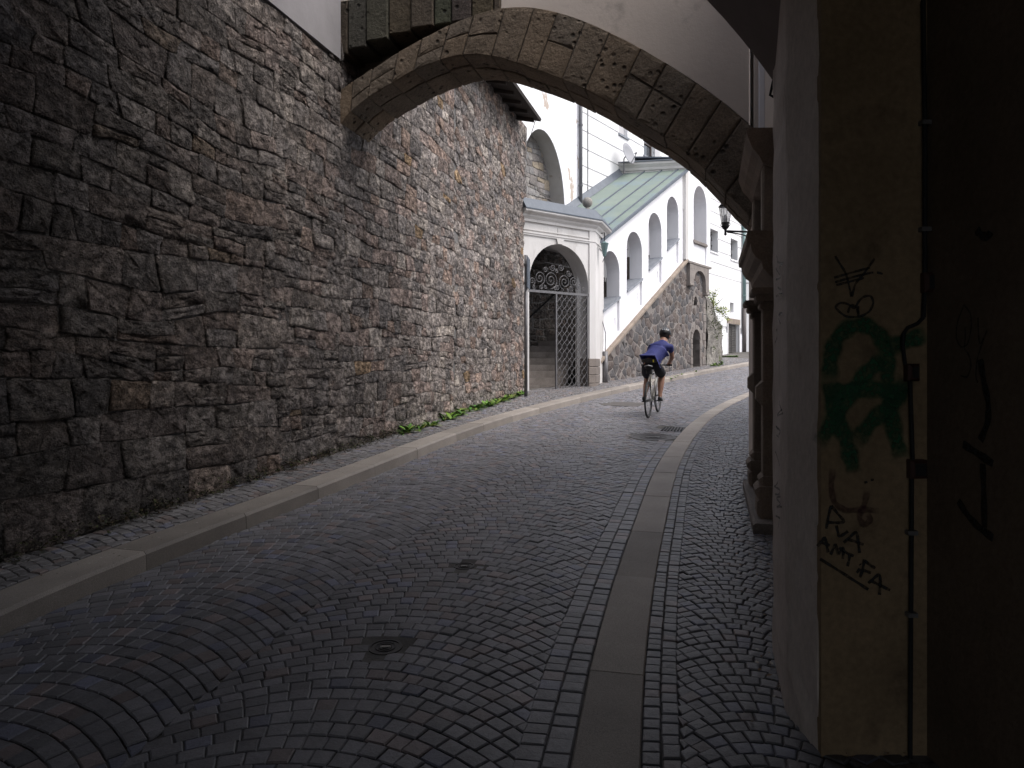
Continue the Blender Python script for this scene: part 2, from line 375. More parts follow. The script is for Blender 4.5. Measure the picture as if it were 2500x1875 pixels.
yy = np.arange(-11, 36, 0.5)
def sheet(name, parent, fa, fb, zf, ma, nx=6):
    m = MB()
    vs = []
    for y in yy:
        a, b = fa(y), fb(y)
        for i in range(nx + 1): vs.append((a + (b - a) * i / nx, y, zf(y)))
    n = nx + 1
    m.add(vs, [(j * n + i, j * n + i + 1, (j + 1) * n + i + 1, (j + 1) * n + i) for j in range(len(yy) - 1) for i in range(nx)])
    return m.build(name, ma, parent)
WALLX = lambda y: -3.3 + (y - 4.3) / 3.455
def left_edge(y):            # foot of the left wall, later the gatehouse and the stair wall
    return float(np.interp(y, [-12, 16.6, 17.6, 18.1, 19.2, 25.5, 29, 34.7, 40], [WALLX(-12), WALLX(16.6), .8, 1.4, 2.2, 7.0, 8.2, 11.0, 14.0]))
def right_edge(y):
    return float(np.interp(y, [-12, 2.5, 3.2, 7.0, 8.0, 10, 13, 17, 21, 26, 30, 36], [1.56, 1.56, 1.5, 2.53, 2.75, 3.5, 4.9, 8.0, 11.3, 15.5, 20, 28]))
sheet('sand_bed', road, lambda y: Lx(y) - .02, lambda y: Rx(y) + .02, lambda y: Gf(y) - .009, M['bed'])
sheet('sand_bed', pave, lambda y: left_edge(y) - .3, lambda y: Lx(y) - .2, lambda y: Gf(y) + CURB - .014, M['bed'])
sheet('sand_bed', foot, lambda y: Rx(y) + .1, lambda y: right_edge(y) + .3, lambda y: Gf(y) - .010, M['bed'])

def sett_mesh(mb, q, z, tint, dome=0.004, sink=0.03, bev=0.007):
    """q: four ground corners (x,y) in order"""
    cx = sum(p[0] for p in q) / 4; cy = sum(p[1] for p in q) / 4
    def ring(k, zz):
        out = []
        for p in q:
            dx, dy = p[0] - cx, p[1] - cy; L_ = math.hypot(dx, dy) + 1e-6
            s_ = max(0.2, (L_ - k) / L_)
            x, y = cx + dx * s_, cy + dy * s_
            out.append((x, y, Gf(y) + zz))
        return out
    v = ring(0.0, z - sink) + ring(0.0, z - bev) + ring(bev * 1.5, z) + [(cx, cy, Gf(cy) + z + dome)]
    f = []
    for a in (0, 4):
        for k in range(4):
            j = (k + 1) % 4; f.append((a + k, a + j, a + 4 + j, a + 4 + k))
    for k in range(4): f.append((8 + k, 8 + (k + 1) % 4, 12))
    mb.add(v, f, tint)

def sett_tint(r_, base=(0.168, 0.163, 0.170)):
    k = r_.uniform(0.72, 1.25); h = r_.random()
    c = [base[0] * k, base[1] * k, base[2] * k]
    if h < .12: c = [c[0] * 1.18, c[1] * 1.0, c[2] * .92]
    elif h < .2: c = [c[0] * .9, c[1] * .95, c[2] * 1.15]
    return tuple(c)

HOLES = []      # manhole covers etc.: (x, y, rx, ry) where no sett lies
for px, py, rr in ((941, 1580, .085), (1133, 1382, .07), (1594, 1067, .34)):
    d = 1.6 * FP / (py - HY + .05 * FP); HOLES.append(((px - CX) / FP * d, d, rr, rr))
HOLES += [(2.58, 11.35, .19, .24), (2.35, 14.9, .46, .36)]

def in_hole(x, y):
    for hx, hy, ax, ay in HOLES:
        if ax and ((x - hx) / (ax + .03)) ** 2 + ((y - hy) / (ay + .03)) ** 2 < 1: return True
    return False

class Track:
    """centre line between two edge curves, by arc length"""
    def __init__(self, fa, fb, y0, y1):
        y = np.arange(y0, y1, .05); self.c = np.array([((fa(t) + fb(t)) / 2, t) for t in y])
        d = np.gradient(self.c, axis=0); L_ = np.hypot(d[:, 0], d[:, 1]); d /= L_[:, None]
        k = np.ones(25) / 25
        d = np.c_[np.convolve(np.pad(d[:, 0], 12, 'edge'), k, 'valid'), np.convolve(np.pad(d[:, 1], 12, 'edge'), k, 'valid')]
        self.t = d; self.n = np.c_[d[:, 1], -d[:, 0]]
        self.s = np.r_[0, np.cumsum(np.hypot(*np.diff(self.c, axis=0).T))]
        def hit(f, sgn):
            out = []
            for (x, yy_), (nx, ny) in zip(self.c, self.n):
                lo, hi = 0., 8.
                for _ in range(26):
                    md = (lo + hi) / 2; X, Y = x + nx * md * sgn, yy_ + ny * md * sgn
                    if (X - f(Y)) * sgn < 0: lo = md
                    else: hi = md
                out.append(lo)
            return np.array(out)
        self.wl = hit(fa, -1); self.wr = hit(fb, 1); self.len = self.s[-1]
    def at(self, s, w_):
        x = np.interp(s, self.s, self.c[:, 0]); y = np.interp(s, self.s, self.c[:, 1])
        nx = np.interp(s, self.s, self.n[:, 0]); ny = np.interp(s, self.s, self.n[:, 1])
        return (x + nx * w_, y + ny * w_)
    def W(self, s): return -float(np.interp(s, self.s, self.wl)), float(np.interp(s, self.s, self.wr))

def lay(track, pitch, arcw, amp, gut, gutw, side, z, base, gap, seed, s0=0.0, ybreak=99):
    """arched courses with straight gutter rows on one side; returns list of (quad, tint)"""
    r_ = random.Random(seed); out = []
    def put(q, zj=.004):
        cx = sum(p[0] for p in q) / 4; cy = sum(p[1] for p in q) / 4
        if in_hole(cx, cy): return
        q2 = []
        for x, y in q:
            dx, dy = x - cx, y - cy; L_ = math.hypot(dx, dy) + 1e-6; s_ = (L_ - gap * .75) / L_
            q2.append((cx + dx * s_ + r_.uniform(-1, 1) * gap * .45, cy + dy * s_ + r_.uniform(-1, 1) * gap * .45))
        out.append((q2, z + r_.uniform(-zj, zj), sett_tint(r_, base)))
    # gutter rows
    for g in range(gut):
        s = s0 + r_.uniform(0, .1)
        while s < track.len - .3:
            ln = pitch * r_.uniform(.85, 1.35)
            wl, wr = track.W(s); wl2, wr2 = track.W(s + ln)
            if side > 0: A = (wr - (g + 1) * gutw, wr - g * gutw); B = (wr2 - (g + 1) * gutw, wr2 - g * gutw)
            else: A = (wl + g * gutw, wl + (g + 1) * gutw); B = (wl2 + g * gutw, wl2 + (g + 1) * gutw)
            put([track.at(s, A[0]), track.at(s, A[1]), track.at(s + ln, B[1]), track.at(s + ln, B[0])])
            s += ln
    i = 0; n = max(2, round(arcw / pitch))
    srow = s0 - amp
    while srow < track.len - .3:
        h = pitch * r_.uniform(.93, 1.1) * 1.12
        sm = srow + amp * .5
        if sm < 0: srow += h; i += 1; continue
        wl, wr = track.W(min(max(sm, 0), track.len)); span = wr - wl - gut * gutw
        start = (wr - gut * gutw) if side > 0 else (wl + gut * gutw); sg = -1 if side > 0 else 1
        qs = [0.0]; q = (i % 2) * pitch * .5 * -1 if False else 0.0
        first = pitch * (.5 if i % 2 else 1.0)
        q = first * r_.uniform(.9, 1.1); 
        while q < span - pitch * .35:
            qs.append(q); q += pitch * r_.uniform(.86, 1.14)
        qs.append(span)
        def off(q_):
            ph = (q_ / arcw) % 1.0
            return amp * (1 - (2 * ph - 1) ** 2)
        for a, b in zip(qs[:-1], qs[1:]):
            wa, wb = start + sg * a, start + sg * b
            s1, s2 = srow + off(a), srow + off(b)
            if s1 < .02 or s1 > track.len - .4: continue
            cell = math.floor((a + b) / 2 / arcw)
            def top(q_):
                sl = -(8 * amp / arcw) * ((q_ / arcw - cell) - .5); th = math.atan(-sl)
                q2 = q_ + h * math.cos(th) * math.sin(th); q2 = min(max(q2, cell * arcw - .012), (cell + 1) * arcw + .012, span)
                return q2
            a_, b_ = max(a, cell * arcw + .002), min(b, (cell + 1) * arcw - .002)
            f_ = lambda q_: amp * (1 - (2 * (q_ / arcw - cell) - 1) ** 2)
            ta_, tb_ = top(a_), top(b_)
            if b_ - a_ < .02: continue
            tb_ = max(tb_, ta_ + .012)
            qd = [track.at(srow + f_(a_), start + sg * a_), track.at(srow + f_(b_), start + sg * b_), track.at(srow + h + f_(tb_), start + sg * tb_), track.at(srow + h + f_(ta_), start + sg * ta_)]
            if sg < 0: qd = [qd[1], qd[0], qd[3], qd[2]]
            put(qd)
        srow += h; i += 1
    return out

def emit(setts, parent, nparts, name, pname, dome, bev):
    def key(e):
        q = e[0]; x = sum(p[0] for p in q) / 4; y = sum(p[1] for p in q) / 4
        return y if inframe((x, y, Gf(y))) and y > .5 else 1e3 + y
    setts = sorted(setts, key=key)
    for q, z, t in setts[:nparts]:
        b = MB(); sett_mesh(b, q, z, t, dome, bev=bev); b.build(name, M['sett'], parent, smooth=False)
    b = MB()
    for q, z, t in setts[nparts:]: sett_mesh(b, q, z, t, dome, bev=bev)
    b.build(pname, M['sett'], parent, kind='stuff', fix=False)

tr = Track(Lx, Rx, -1.0, 33.0)
emit(lay(tr, .081, 1.42, .33, 2, .105, 1, 0.0, (0.168, 0.163, 0.170), 0.0034, 3), road, 300, 'sett', 'setts', .0015, .005)
trf = Track(lambda y: Rx(y) + .262, right_edge, 1.2, 21.0)
emit(lay(trf, .066, .62, .15, 2, .075, -1, 0.0, (0.125, 0.121, 0.128), .0045, 5), foot, 300, 'paving_sett', 'paving_setts', .0015, .0045)
trp = Track(left_edge, lambda y: Lx(y) - .33, 1.5, 30.0)
emit(lay(trp, .072, .7, .10, 1, .08, 1, CURB - .002, (0.17, 0.162, 0.16), .006, 9), pave, 300, 'pavement_sett', 'pavement_setts', .0015, .0045)

# kerb stones (left) and the flush granite strip (right)
r_ = random.Random(11)
def stones_along(f, y0, y1, prof, lens, parent, name, base, gap=.006, zoff=0.0):
    y = y0
    ys = np.arange(y0, y1, .01); xs = np.array([float(f(t)) for t in ys])
    s = np.r_[0, np.cumsum(np.hypot(np.diff(xs), np.diff(ys)))]
    p = 0.0
    while p < s[-1] - .3:
        ln = r_.uniform(*lens); k = r_.uniform(.8, 1.18); dz = r_.uniform(-.002, .002) + zoff; dn = r_.uniform(-.002, .002)
        path = []
        for q in np.linspace(p + gap / 2, min(p + ln - gap / 2, s[-1]), 4):
            x = np.interp(q, s, xs); Y = np.interp(q, s, ys)
            x2 = np.interp(q + .2, s, xs); Y2 = np.interp(q + .2, s, ys); x1 = np.interp(q - .2, s, xs); Y1 = np.interp(q - .2, s, ys)
            n_ = Vector((Y2 - Y1, -(x2 - x1), 0)).normalized()
            path.append(((x + n_.x * dn, Y + n_.y * dn, Gf(Y) + dz), n_))
        b = MB(); sweep(b, path, prof, tuple(c * k for c in base)); b.build(name, M['granite'], parent)
        p += ln
stones_along(Lx, -1.0, 33.0, [(0, -.12), (-.012, CURB - .022), (-.03, CURB), (-.295, CURB), (-.31, CURB - .012), (-.31, -.1)], (.95, 1.3), kerb, 'kerb_stone', (.285, .255, .23))
stones_along(Rx, 1.0, 22.0, [(.004, -.1), (.004, -.002), (.010, .007), (.248, .007), (.254, -.002), (.254, -.1)], (1.0, 1.3), strip, 'granite_slab', (.34, .30, .265))

# covers in the road
def disc_cover(x, y, rr, name, label, ma, cat='manhole cover'):
    t = empty(name, (x, y, Gf(y)), label, cat)
    sl_ = Vector((0, 1, .05)).normalized()
    def ring(b, r0, r1, z0, z1, n=36):
        vs = []; fs = []
        for k in range(n):
            a = 2 * math.pi * k / n; c_, s_ = math.cos(a), math.sin(a)
            for r2, z in ((r0, z1), (r1, z1), (r1, z0)):
                Y = y + r2 * s_; vs.append((x + r2 * c_, Y, Gf(Y) + z))
        for k in range(n):
            j = (k + 1) % n
            fs += [(3 * k, 3 * k + 1, 3 * j + 1, 3 * j), (3 * k + 1, 3 * k + 2, 3 * j + 2, 3 * j + 1)]
        b.add(vs, fs)
    b = MB(); ring(b, rr * .86, rr, -.06, .002); b.build('frame_ring', M['cast'], t)
    b = MB(); ring(b, rr * 1.005, rr + .085, -.05, -.003); b.build('sand_collar', M['bed'], t)
    b = MB(); ring(b, 0.001, rr * .84, -.06, -.002)
    b.build('lid', ma, t)
    b = MB()
    for k in range(1, 4): ring(b, rr * (.2 * k - .035), rr * .2 * k, -.02, .002, 28)
    b.build('raised_rings', M['cast'], t)
    b = MB(); fr = Fr((x, y, Gf(y)), (1, .05, 0), (0, -1, 0)); 
    box(b, fr, -rr * .3, rr * .3, -.01, .004, -rr * .08, rr * .08); b.build('lifting_slot', M['alloy'], t)
    return t
disc_cover(HOLES[0][0], HOLES[0][1], .085, 'valve_cover', 'small round iron valve cover with rings in the nearest road setts', M['cast'], 'valve cover')
disc_cover(HOLES[1][0], HOLES[1][1], .07, 'valve_cover', 'tiny round iron valve cap in the middle of the cobbled road', M['cast'], 'valve cover')
disc_cover(HOLES[2][0], HOLES[2][1], .34, 'manhole_cover', 'large round manhole cover beside the granite strip and drain grate', M['cast'])
def gpt(px, py, z=0.0):
    lo, hi = .5, 120.0
    for _ in range(50):
        d = (lo + hi) / 2
        if EYE - Gf(d) - z - (py - HY) / FP * d > 0: lo = d
        else: hi = d
    return Vector(((px - CX) / FP * d, d, Gf(d) + z))
def slab_on_road(name, quad, label, cat, ma, bars=0):
    P = [gpt(*q) for q in quad]; c = sum(P, Vector()) / 4
    t = empty(name, c, label, cat)
    b = MB(); up = Vector((0, 0, .006)); dn = Vector((0, 0, -.03))
    b.add([p + dn for p in P] + [p + up for p in P], [(4, 5, 6, 7), (0, 1, 5, 4), (1, 2, 6, 5), (2, 3, 7, 6), (3, 0, 4, 7)])
    b.build('cover_plate' if not bars else 'grate_frame', ma, t)
    for k in range(bars):
        f0 = (k + .25) / bars; f1 = (k + .75) / bars
        a, b1 = P[0].lerp(P[1], f0), P[0].lerp(P[1], f1); c1, d1 = P[3].lerp(P[2], f1), P[3].lerp(P[2], f0)
        q = [a.lerp(d1, .08), b1.lerp(c1, .08), b1.lerp(c1, .92), a.lerp(d1, .92)]
        u1 = Vector((0, 0, .008)); u2 = Vector((0, 0, .016)); b = MB()
        b.add([p + u1 for p in q] + [p + u2 for p in q], [(4, 5, 6, 7), (0, 1, 5, 4), (1, 2, 6, 5), (2, 3, 7, 6), (3, 0, 4, 7)])
        b.build('grate_bar', M['black_iron'], t)
slab_on_road('drain_grate', [(1611, 1053), (1666, 1055), (1671, 1045), (1622, 1043)], 'small iron drain grate in the road beside the granite strip', 'drain grate', M['cast'], 7)
slab_on_road('access_cover', [(1473, 990), (1558, 993), (1575, 984), (1498, 981)], 'flat rectangular concrete cover in the road left of the cyclist', 'access cover', M['concrete'])

# ---------------------------------------------------------------- rubble masonry
def noise1(seed, n, amp, step):
    g = random.Random(seed); k = [g.uniform(-1, 1) for _ in range(n + 3)]
    def f(a):
        x = max(0, a / step); i = min(int(x), n); t = x - i; t = t * t * (3 - 2 * t)
        return amp * (k[i] * (1 - t) + k[i + 1] * t)
    return f

def coursed(a0, a1, b0, b1, hr, wr, seed, drift=.05):
    """wavy courses of irregular stones -> list of outlines"""
    g = random.Random(seed); out = []
    lines = []; z = b0; k = 0
    while z < b1:
        n1 = noise1(seed * 97 + k, int((a1 - a0) / .9) + 2, drift, .9); n2 = noise1(seed * 131 + k // 3, int((a1 - a0) / 2.5) + 2, drift * 1.6, 2.5)
        lines.append((z, (lambda zz, p, q: (lambda a: zz + p(a - a0) + q(a - a0)))(z, n1, n2)))
        z += g.uniform(*hr); k += 1
    for (za, fa), (zb, fb) in zip(lines[:-1], lines[1:]):
        h = zb - za; a = a0 + g.uniform(-.3, 0); sl0 = g.uniform(-.3, .3) * h
        while a < a1:
            wd = max(.16, h * g.uniform(*wr)); 
            if a + wd > a1 - .1: wd = a1 - a + .02
            sl1 = g.uniform(-.28, .28) * h
            e = a + wd
            def P(t, u):       # t along, u up
                aa = a + (e - a) * t + (sl0 * (1 - t) + sl1 * t) * (u - .5)
                lo, hi = fa(aa), fb(aa)
                if hi < lo + .06: hi = lo + .06
                return [aa, lo + (hi - lo) * u]
            def quad(t0, t1, u0, u1):
                out.append([P(t0, u0), P((t0 + t1) / 2, u0), P(t1, u0), P(t1, (u0 + u1) / 2), P(t1, u1), P((t0 + t1) / 2, u1), P(t0, u1), P(t0, (u0 + u1) / 2)])
            r0 = g.random()
            if h > .2 and r0 < .2 and wd > .3:
                m_ = g.uniform(.35, .65); quad(0, 1, 0, m_); quad(0, 1, m_, 1)
            elif h > .2 and r0 < .32 and wd > .45:
                t_ = g.uniform(.3, .7); m_ = g.uniform(.35, .65)
                quad(0, t_, 0, 1); quad(t_, 1, 0, m_); quad(t_, 1, m_, 1)
            else: quad(0, 1, 0, 1)
            a = e; sl0 = sl1
    return out

def voronoi(pts, bound, stretch=1.0):
    """cells of the points (a,b); distances along a shrunk by stretch"""
    P = np.array(pts) * [stretch, 1.0]; out = []
    for i, p in enumerate(P):
        d = np.hypot(*(P - p).T); nb = np.argsort(d)[1:18]
        poly = [(p[0] - 2, p[1] - 2), (p[0] + 2, p[1] - 2), (p[0] + 2, p[1] + 2), (p[0] - 2, p[1] + 2)]
        for j in nb:
            q = P[j]; mx, my = (p + q) / 2; nx, ny = q - p
            new = []
            for k in range(len(poly)):
                A, B = poly[k], poly[(k + 1) % len(poly)]
                da = (A[0] - mx) * nx + (A[1] - my) * ny; db = (B[0] - mx) * nx + (B[1] - my) * ny
                if da <= 0: new.append(A)
                if (da < 0) != (db < 0):
                    t = da / (da - db); new.append((A[0] + (B[0] - A[0]) * t, A[1] + (B[1] - A[1]) * t))
            poly = new
            if not poly: break
        out.append([(x / stretch, y) for x, y in poly])
    return out

def round_poly(poly, gap, cut=.22):
    """shrink by gap and cut the corners"""
    cx = sum(p[0] for p in poly) / len(poly); cy = sum(p[1] for p in poly) / len(poly)
    q = []
    for x, y in poly:
        dx, dy = x - cx, y - cy; L_ = math.hypot(dx, dy) + 1e-6; s_ = max(.3, (L_ - gap * 1.3) / L_); q.append((cx + dx * s_, cy + dy * s_))
    n = len(q); out = []
    for i in range(n):
        A, B, C_ = q[i - 1], q[i], q[(i + 1) % n]
        v1 = (A[0] - B[0], A[1] - B[1]); v2 = (C_[0] - B[0], C_[1] - B[1])
        l1 = math.hypot(*v1) + 1e-9; l2 = math.hypot(*v2) + 1e-9
        cs = (v1[0] * v2[0] + v1[1] * v2[1]) / l1 / l2
        if cs > -.55:
            out.append((B[0] + v1[0] * cut, B[1] + v1[1] * cut)); out.append((B[0] + v2[0] * cut, B[1] + v2[1] * cut))
        else: out.append(B)
    return out

def stone_mesh(mb, fr, poly, proud, tint, g, inset=.022, rough=.014, depth=.05, surf=None):
    jt = min(.012, .06 * math.sqrt(area(poly))); poly = [(x + g.uniform(-jt, jt), y + g.uniform(-jt, jt)) for x, y in poly]
    n = len(poly); cx = sum(p[0] for p in poly) / n; cy = sum(p[1] for p in poly) / n
    tx, ty = g.uniform(-.05, .05), g.uniform(-.05, .05)
    sf = surf or (lambda a, b: 0.0)
    def ring(k, c, jit):
        o = []
        for x, y in poly:
            dx, dy = x - cx, y - cy; L_ = math.hypot(dx, dy) + 1e-6; s_ = max(.25, (L_ - k) / L_)
            X, Y = cx + dx * s_, cy + dy * s_
            o.append(fr(X, Y, sf(X, Y) + c + dx * tx + dy * ty + g.uniform(-jit, jit)))
        return o
    mean = sum(math.hypot(x - cx, y - cy) for x, y in poly) / n
    v = ring(-.002, -depth, 0) + ring(0, proud * .25, rough * .25) + ring(inset, proud, rough * .6) + ring(mean * .55, proud + .006, rough)
    v.append(fr(cx, cy, sf(cx, cy) + proud + g.uniform(-rough, rough)))
    f = []
    for a in (0, n, 2 * n):
        for k in range(n):
            j = (k + 1) % n; f.append((a + k, a + j, a + n + j, a + n + k))
    for k in range(n): f.append((3 * n + k, 3 * n + (k + 1) % n, 4 * n))
    mb.add(v, f, tint)

def area(poly):
    return abs(sum(poly[i - 1][0] * poly[i][1] - poly[i][0] * poly[i - 1][1] for i in range(len(poly)))) / 2

def masonry(fr, polys, parent, matl, tintf, seed, name='stone', pname='stones', nparts=300, gap=.012, proud=(.012, .04), surf=None, inset=.022, rough=.014, cut=.22):
    g = random.Random(seed); items = []
    for p in polys:
        cx = sum(q[0] for q in p) / len(p); cy = sum(q[1] for q in p) / len(p); P = fr(cx, cy)
        sc = 0.0
        if inframe(P): sc = area(p) * abs((P - Vector((0, 0, EYE))).normalized().dot(fr.n)) / max(P.y, .5) ** 2
        items.append((sc, p))
    items.sort(key=lambda e: -e[0])
    rest = MB()
    for i, (sc, p) in enumerate(items):
        q = round_poly(p, gap, cut)
        b = MB() if i < nparts and sc > 0 else rest
        stone_mesh(b, fr, q, g.uniform(*proud), tintf(g, p, fr), g, inset, rough, surf=surf)
        if b is not rest: b.build(name, matl, parent, smooth=True)
    if rest.v: rest.build(pname, matl, parent, smooth=True, kind='stuff')

# ---------------------------------------------------------------- the long stone wall on the left
FW = Fr((WALLX(0), 0, 0), (1 / 3.455, 1, 0), (1, -1 / 3.455, 0))
YA = 1.0411
wall = empty('stone_wall', FW(9 * YA, Gf(9)), 'tall dark rubble stone wall running along the left of the street', 'stone wall')
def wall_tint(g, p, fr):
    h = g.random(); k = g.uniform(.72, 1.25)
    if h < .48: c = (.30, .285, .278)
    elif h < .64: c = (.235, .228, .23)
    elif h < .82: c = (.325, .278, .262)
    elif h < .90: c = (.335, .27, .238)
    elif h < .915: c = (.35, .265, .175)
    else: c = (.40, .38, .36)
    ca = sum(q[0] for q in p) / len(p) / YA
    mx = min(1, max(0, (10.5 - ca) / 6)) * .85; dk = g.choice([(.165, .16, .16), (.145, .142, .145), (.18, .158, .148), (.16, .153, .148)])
    c = tuple(u * (1 - mx) + v * mx for u, v in zip(c, dk)) if ca < 10.5 else tuple(u * 1.22 for u in c)  # darker near end, lighter far end: falloff of light put into the tint
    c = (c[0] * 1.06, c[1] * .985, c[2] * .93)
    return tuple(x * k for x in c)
def wall_surf(a, b): return .04 * mnoise.noise(Vector((a * .5, b * .7, 3))) + .012 * mnoise.noise(Vector((a * 2.3, b * 2.3, 9)))
TOP1, TOP2 = 5.28, 7.38
def rubble(a0, a1, z0f, z1f, hr, lr, seed, jit=.22):
    g = random.Random(seed); pts = []; z = -.2
    while z < 7.8:
        h = g.uniform(*hr); a = a0 - g.uniform(0, .3); dr = noise1(seed * 31 + len(pts), 14, .05, 1.6)
        while a < a1 + .3:
            ln = h * g.uniform(*lr); a += ln
            for _ in range(2 if (h > .2 and g.random() < .16) else 1):
                zz = z + dr(max(0, a - a0)) + g.uniform(-jit, jit) * h
                pts.append((a - ln / 2 + g.uniform(-.12, .12) * ln, zz + (g.uniform(-.4, .4) * h if _ else 0)))
        z += h
    pts = [p for p in pts if z0f(p[0]) - .25 < p[1] < z1f(p[0]) + .25]
    out = []
    for c in voronoi(pts, None, .60):
        if len(c) < 4: continue
        ca = sum(p[0] for p in c) / len(c); cb = sum(p[1] for p in c) / len(c)
        if not (a0 < ca < a1 and z0f(ca) < cb < z1f(ca) + .05): continue
        c = [(min(max(x, a0 - .1), a1), min(y, z1f(x))) for x, y in c]
        out.append(c)
    return out
ztop = lambda a: TOP1 if a < 8.5 * YA else TOP2 - .02
zlow = lambda a: Gf(a / YA) - .02
pl = coursed(2.2 * YA, 7.4 * YA, -.02, TOP1, (.14, .27), (1.0, 2.7), 5, .06)
pl += coursed(7.4 * YA, 8.5 * YA, .1, TOP1, (.13, .25), (1.0, 2.4), 12, .05)
pl += coursed(8.5 * YA, 12.2 * YA, .2, TOP2 - .02, (.12, .24), (1.0, 2.4), 6, .06)
pl += rubble(12.2 * YA, 16.9 * YA, zlow, ztop, (.12, .22), (1.0, 2.2), 6, .26)
pl = [[(x, min(y, ztop(x))) for x, y in p] for p in pl if zlow(sum(q[0] for q in p) / len(p)) < max(q[1] for q in p)]
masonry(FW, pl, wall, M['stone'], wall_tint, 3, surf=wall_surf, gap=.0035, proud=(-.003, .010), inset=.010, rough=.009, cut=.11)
b = MB()
na, nb = 150, 60
vs = [FW(-.2 + 17.9 * i / na, -.3 + (TOP2 + .3) * j / nb, -.017 + wall_surf(-.2 + 17.9 * i / na, -.3 + (TOP2 + .3) * j / nb) + .004 * mnoise.noise(Vector((i * 1.7, j * 1.7, 0)))) for j in range(nb + 1) for i in range(na + 1)]
b.add(vs, [(j * (na + 1) + i, j * (na + 1) + i + 1, (j + 1) * (na + 1) + i + 1, (j + 1) * (na + 1) + i) for j in range(nb) for i in range(na)])
b.build('mortar_bed', M['mortar'], wall, smooth=True)
b = MB(); box(b, FW, -11 * YA, 16.95 * YA, -1, TOP2, -.9, -.06); b.build('wall_core', M['mortar'], wall)
b = MB(); box(b, FW, -11 * YA, 8.43 * YA, TOP1 + .01, 7.6, -.5, .035); b.build('plaster_band', M['grey_plaster'], wall)
# eaves over the far end of the wall
b = MB()
ea0, ea1 = 9.2 * YA, 16.15 * YA
b.add([FW(ea0, TOP2 + .02, -.3), FW(ea1, TOP2 + .02, -.3), FW(ea1, TOP2 - .20, .55), FW(ea0, TOP2 - .20, .55),
       FW(ea0, TOP2 + .06, -.3), FW(ea1, TOP2 + .06, -.3), FW(ea1, TOP2 - .14, .57), FW(ea0, TOP2 - .14, .57)],
      [(0, 1, 2, 3), (4, 7, 6, 5), (0, 4, 5, 1), (1, 5, 6, 2), (2, 6, 7, 3), (3, 7, 4, 0)])
ev = b.build('eaves', M['wood'], wall)
for k in range(12):
    a = ea1 - .12 - k * .55; b = MB()
    b.add([FW(a + d, z, c) for d in (-.04, .04) for (c, z) in ((.0, TOP2 - .14), (.42, TOP2 - .235), (.42, TOP2 - .16), (.0, TOP2 - .06))],
          [(0, 1, 2, 3), (4, 7, 6, 5), (0, 4, 5, 1), (1, 5, 6, 2), (2, 6, 7, 3), (3, 7, 4, 0)])
    b.build('rafter', M['wood'], ev)
# ---------------------------------------------------------------- the flying stone arch
AO = Vector((-2.1, 8.46, 0)); AU = Vector((1, -.29, 0)).normalized(); AN = Vector((-.29, -1, 0)).normalized()
FA = Fr(AO, AU, AN); TH = .78
arch = empty('stone_arch', FA(2.3, 5.2, -.4), 'brown tufa stone arch spanning the street from wall to portal', 'arch')
IN = Spl([-.25, -.03, .29, .67, .96, 1.34, 1.62, 1.95, 2.25, 2.81, 3.26, 3.71, 3.97, 4.30, 4.54, 4.76, 5.1], [4.28, 4.49, 4.75, 4.93, 5.05, 5.145, 5.17, 5.11, 4.99, 4.73, 4.46, 4.13, 3.94, 3.61, 3.33, 3.09, 2.68])
EX = Spl([-.3, -.02, .24, .6, 1.09, 1.7, 2.3, 2.8, 3.27, 3.77, 4.15, 4.51, 4.76, 5.0, 5.5], [4.68, 4.92, 5.05, 5.22, 5.42, 5.60, 5.62, 5.46, 5.21, 4.88, 4.59, 4.28, 4.03, 3.76, 3.1])
iu = np.linspace(-.25, 5.1, 400); ic = np.c_[iu, IN(iu)]; il = np.r_[0, np.cumsum(np.hypot(*np.diff(ic, axis=0).T))]
eu = np.linspace(-.3, 5.5, 400); ec = np.c_[eu, EX(eu)]; el = np.r_[0, np.cumsum(np.hypot(*np.diff(ec, axis=0).T))]
def ipt(t): return np.array([np.interp(t * il[-1], il, ic[:, 0]), np.interp(t * il[-1], il, ic[:, 1])])
def ept(t): return np.array([np.interp(t * el[-1], el, ec[:, 0]), np.interp(t * el[-1], el, ec[:, 1])])
g = random.Random(21)
def vouss(mb, t0, t1, r0, r1, c0, c1, tint, gp=.007):
    """one arch stone between angles t and radii r, depth c0..c1, bevelled front and soffit"""
    def P(t, r_, c, k=0):
        q = ipt(t) * (1 - r_) + ept(t) * r_; return q
    tl = gp / il[-1]; rl = gp / .6
    if r0 > .01: r0 += rl
    if r1 < .99: r1 -= rl
    t0 += tl; t1 -= tl; tm = (t0 + t1) / 2
    out = [P(t0, r0, 0), P(tm, r0, 0), P(t1, r0, 0), P(t1, r1, 0), P(tm, r1, 0), P(t0, r1, 0)]
    cen = sum(out) / 6
    def ring(k, c, j=0):
        o = []
        for p in out:
            d = p - cen; L_ = np.hypot(*d); q = cen + d * (L_ - k) / L_
            o.append(FA(q[0] + g.uniform(-j, j), q[1] + g.uniform(-j, j), c + g.uniform(-j, j)))
        return o
    n = 6
    v = ring(.012, c0, .003) + ring(0, c0 + .03, .006) + ring(0, c1 - .018, .006) + ring(.007, c1 - .004, .003) + ring(.05, c1 + .0, .006)
    f = [tuple(range(n))]
    for a in range(0, 4 * n, n):
        for k in range(n): f.append((a + k, a + (k + 1) % n, a + n + (k + 1) % n, a + n + k))
    f.append(tuple(4 * n + k for k in range(n)))
    mb.add(v, f, tint)
t = 0.0
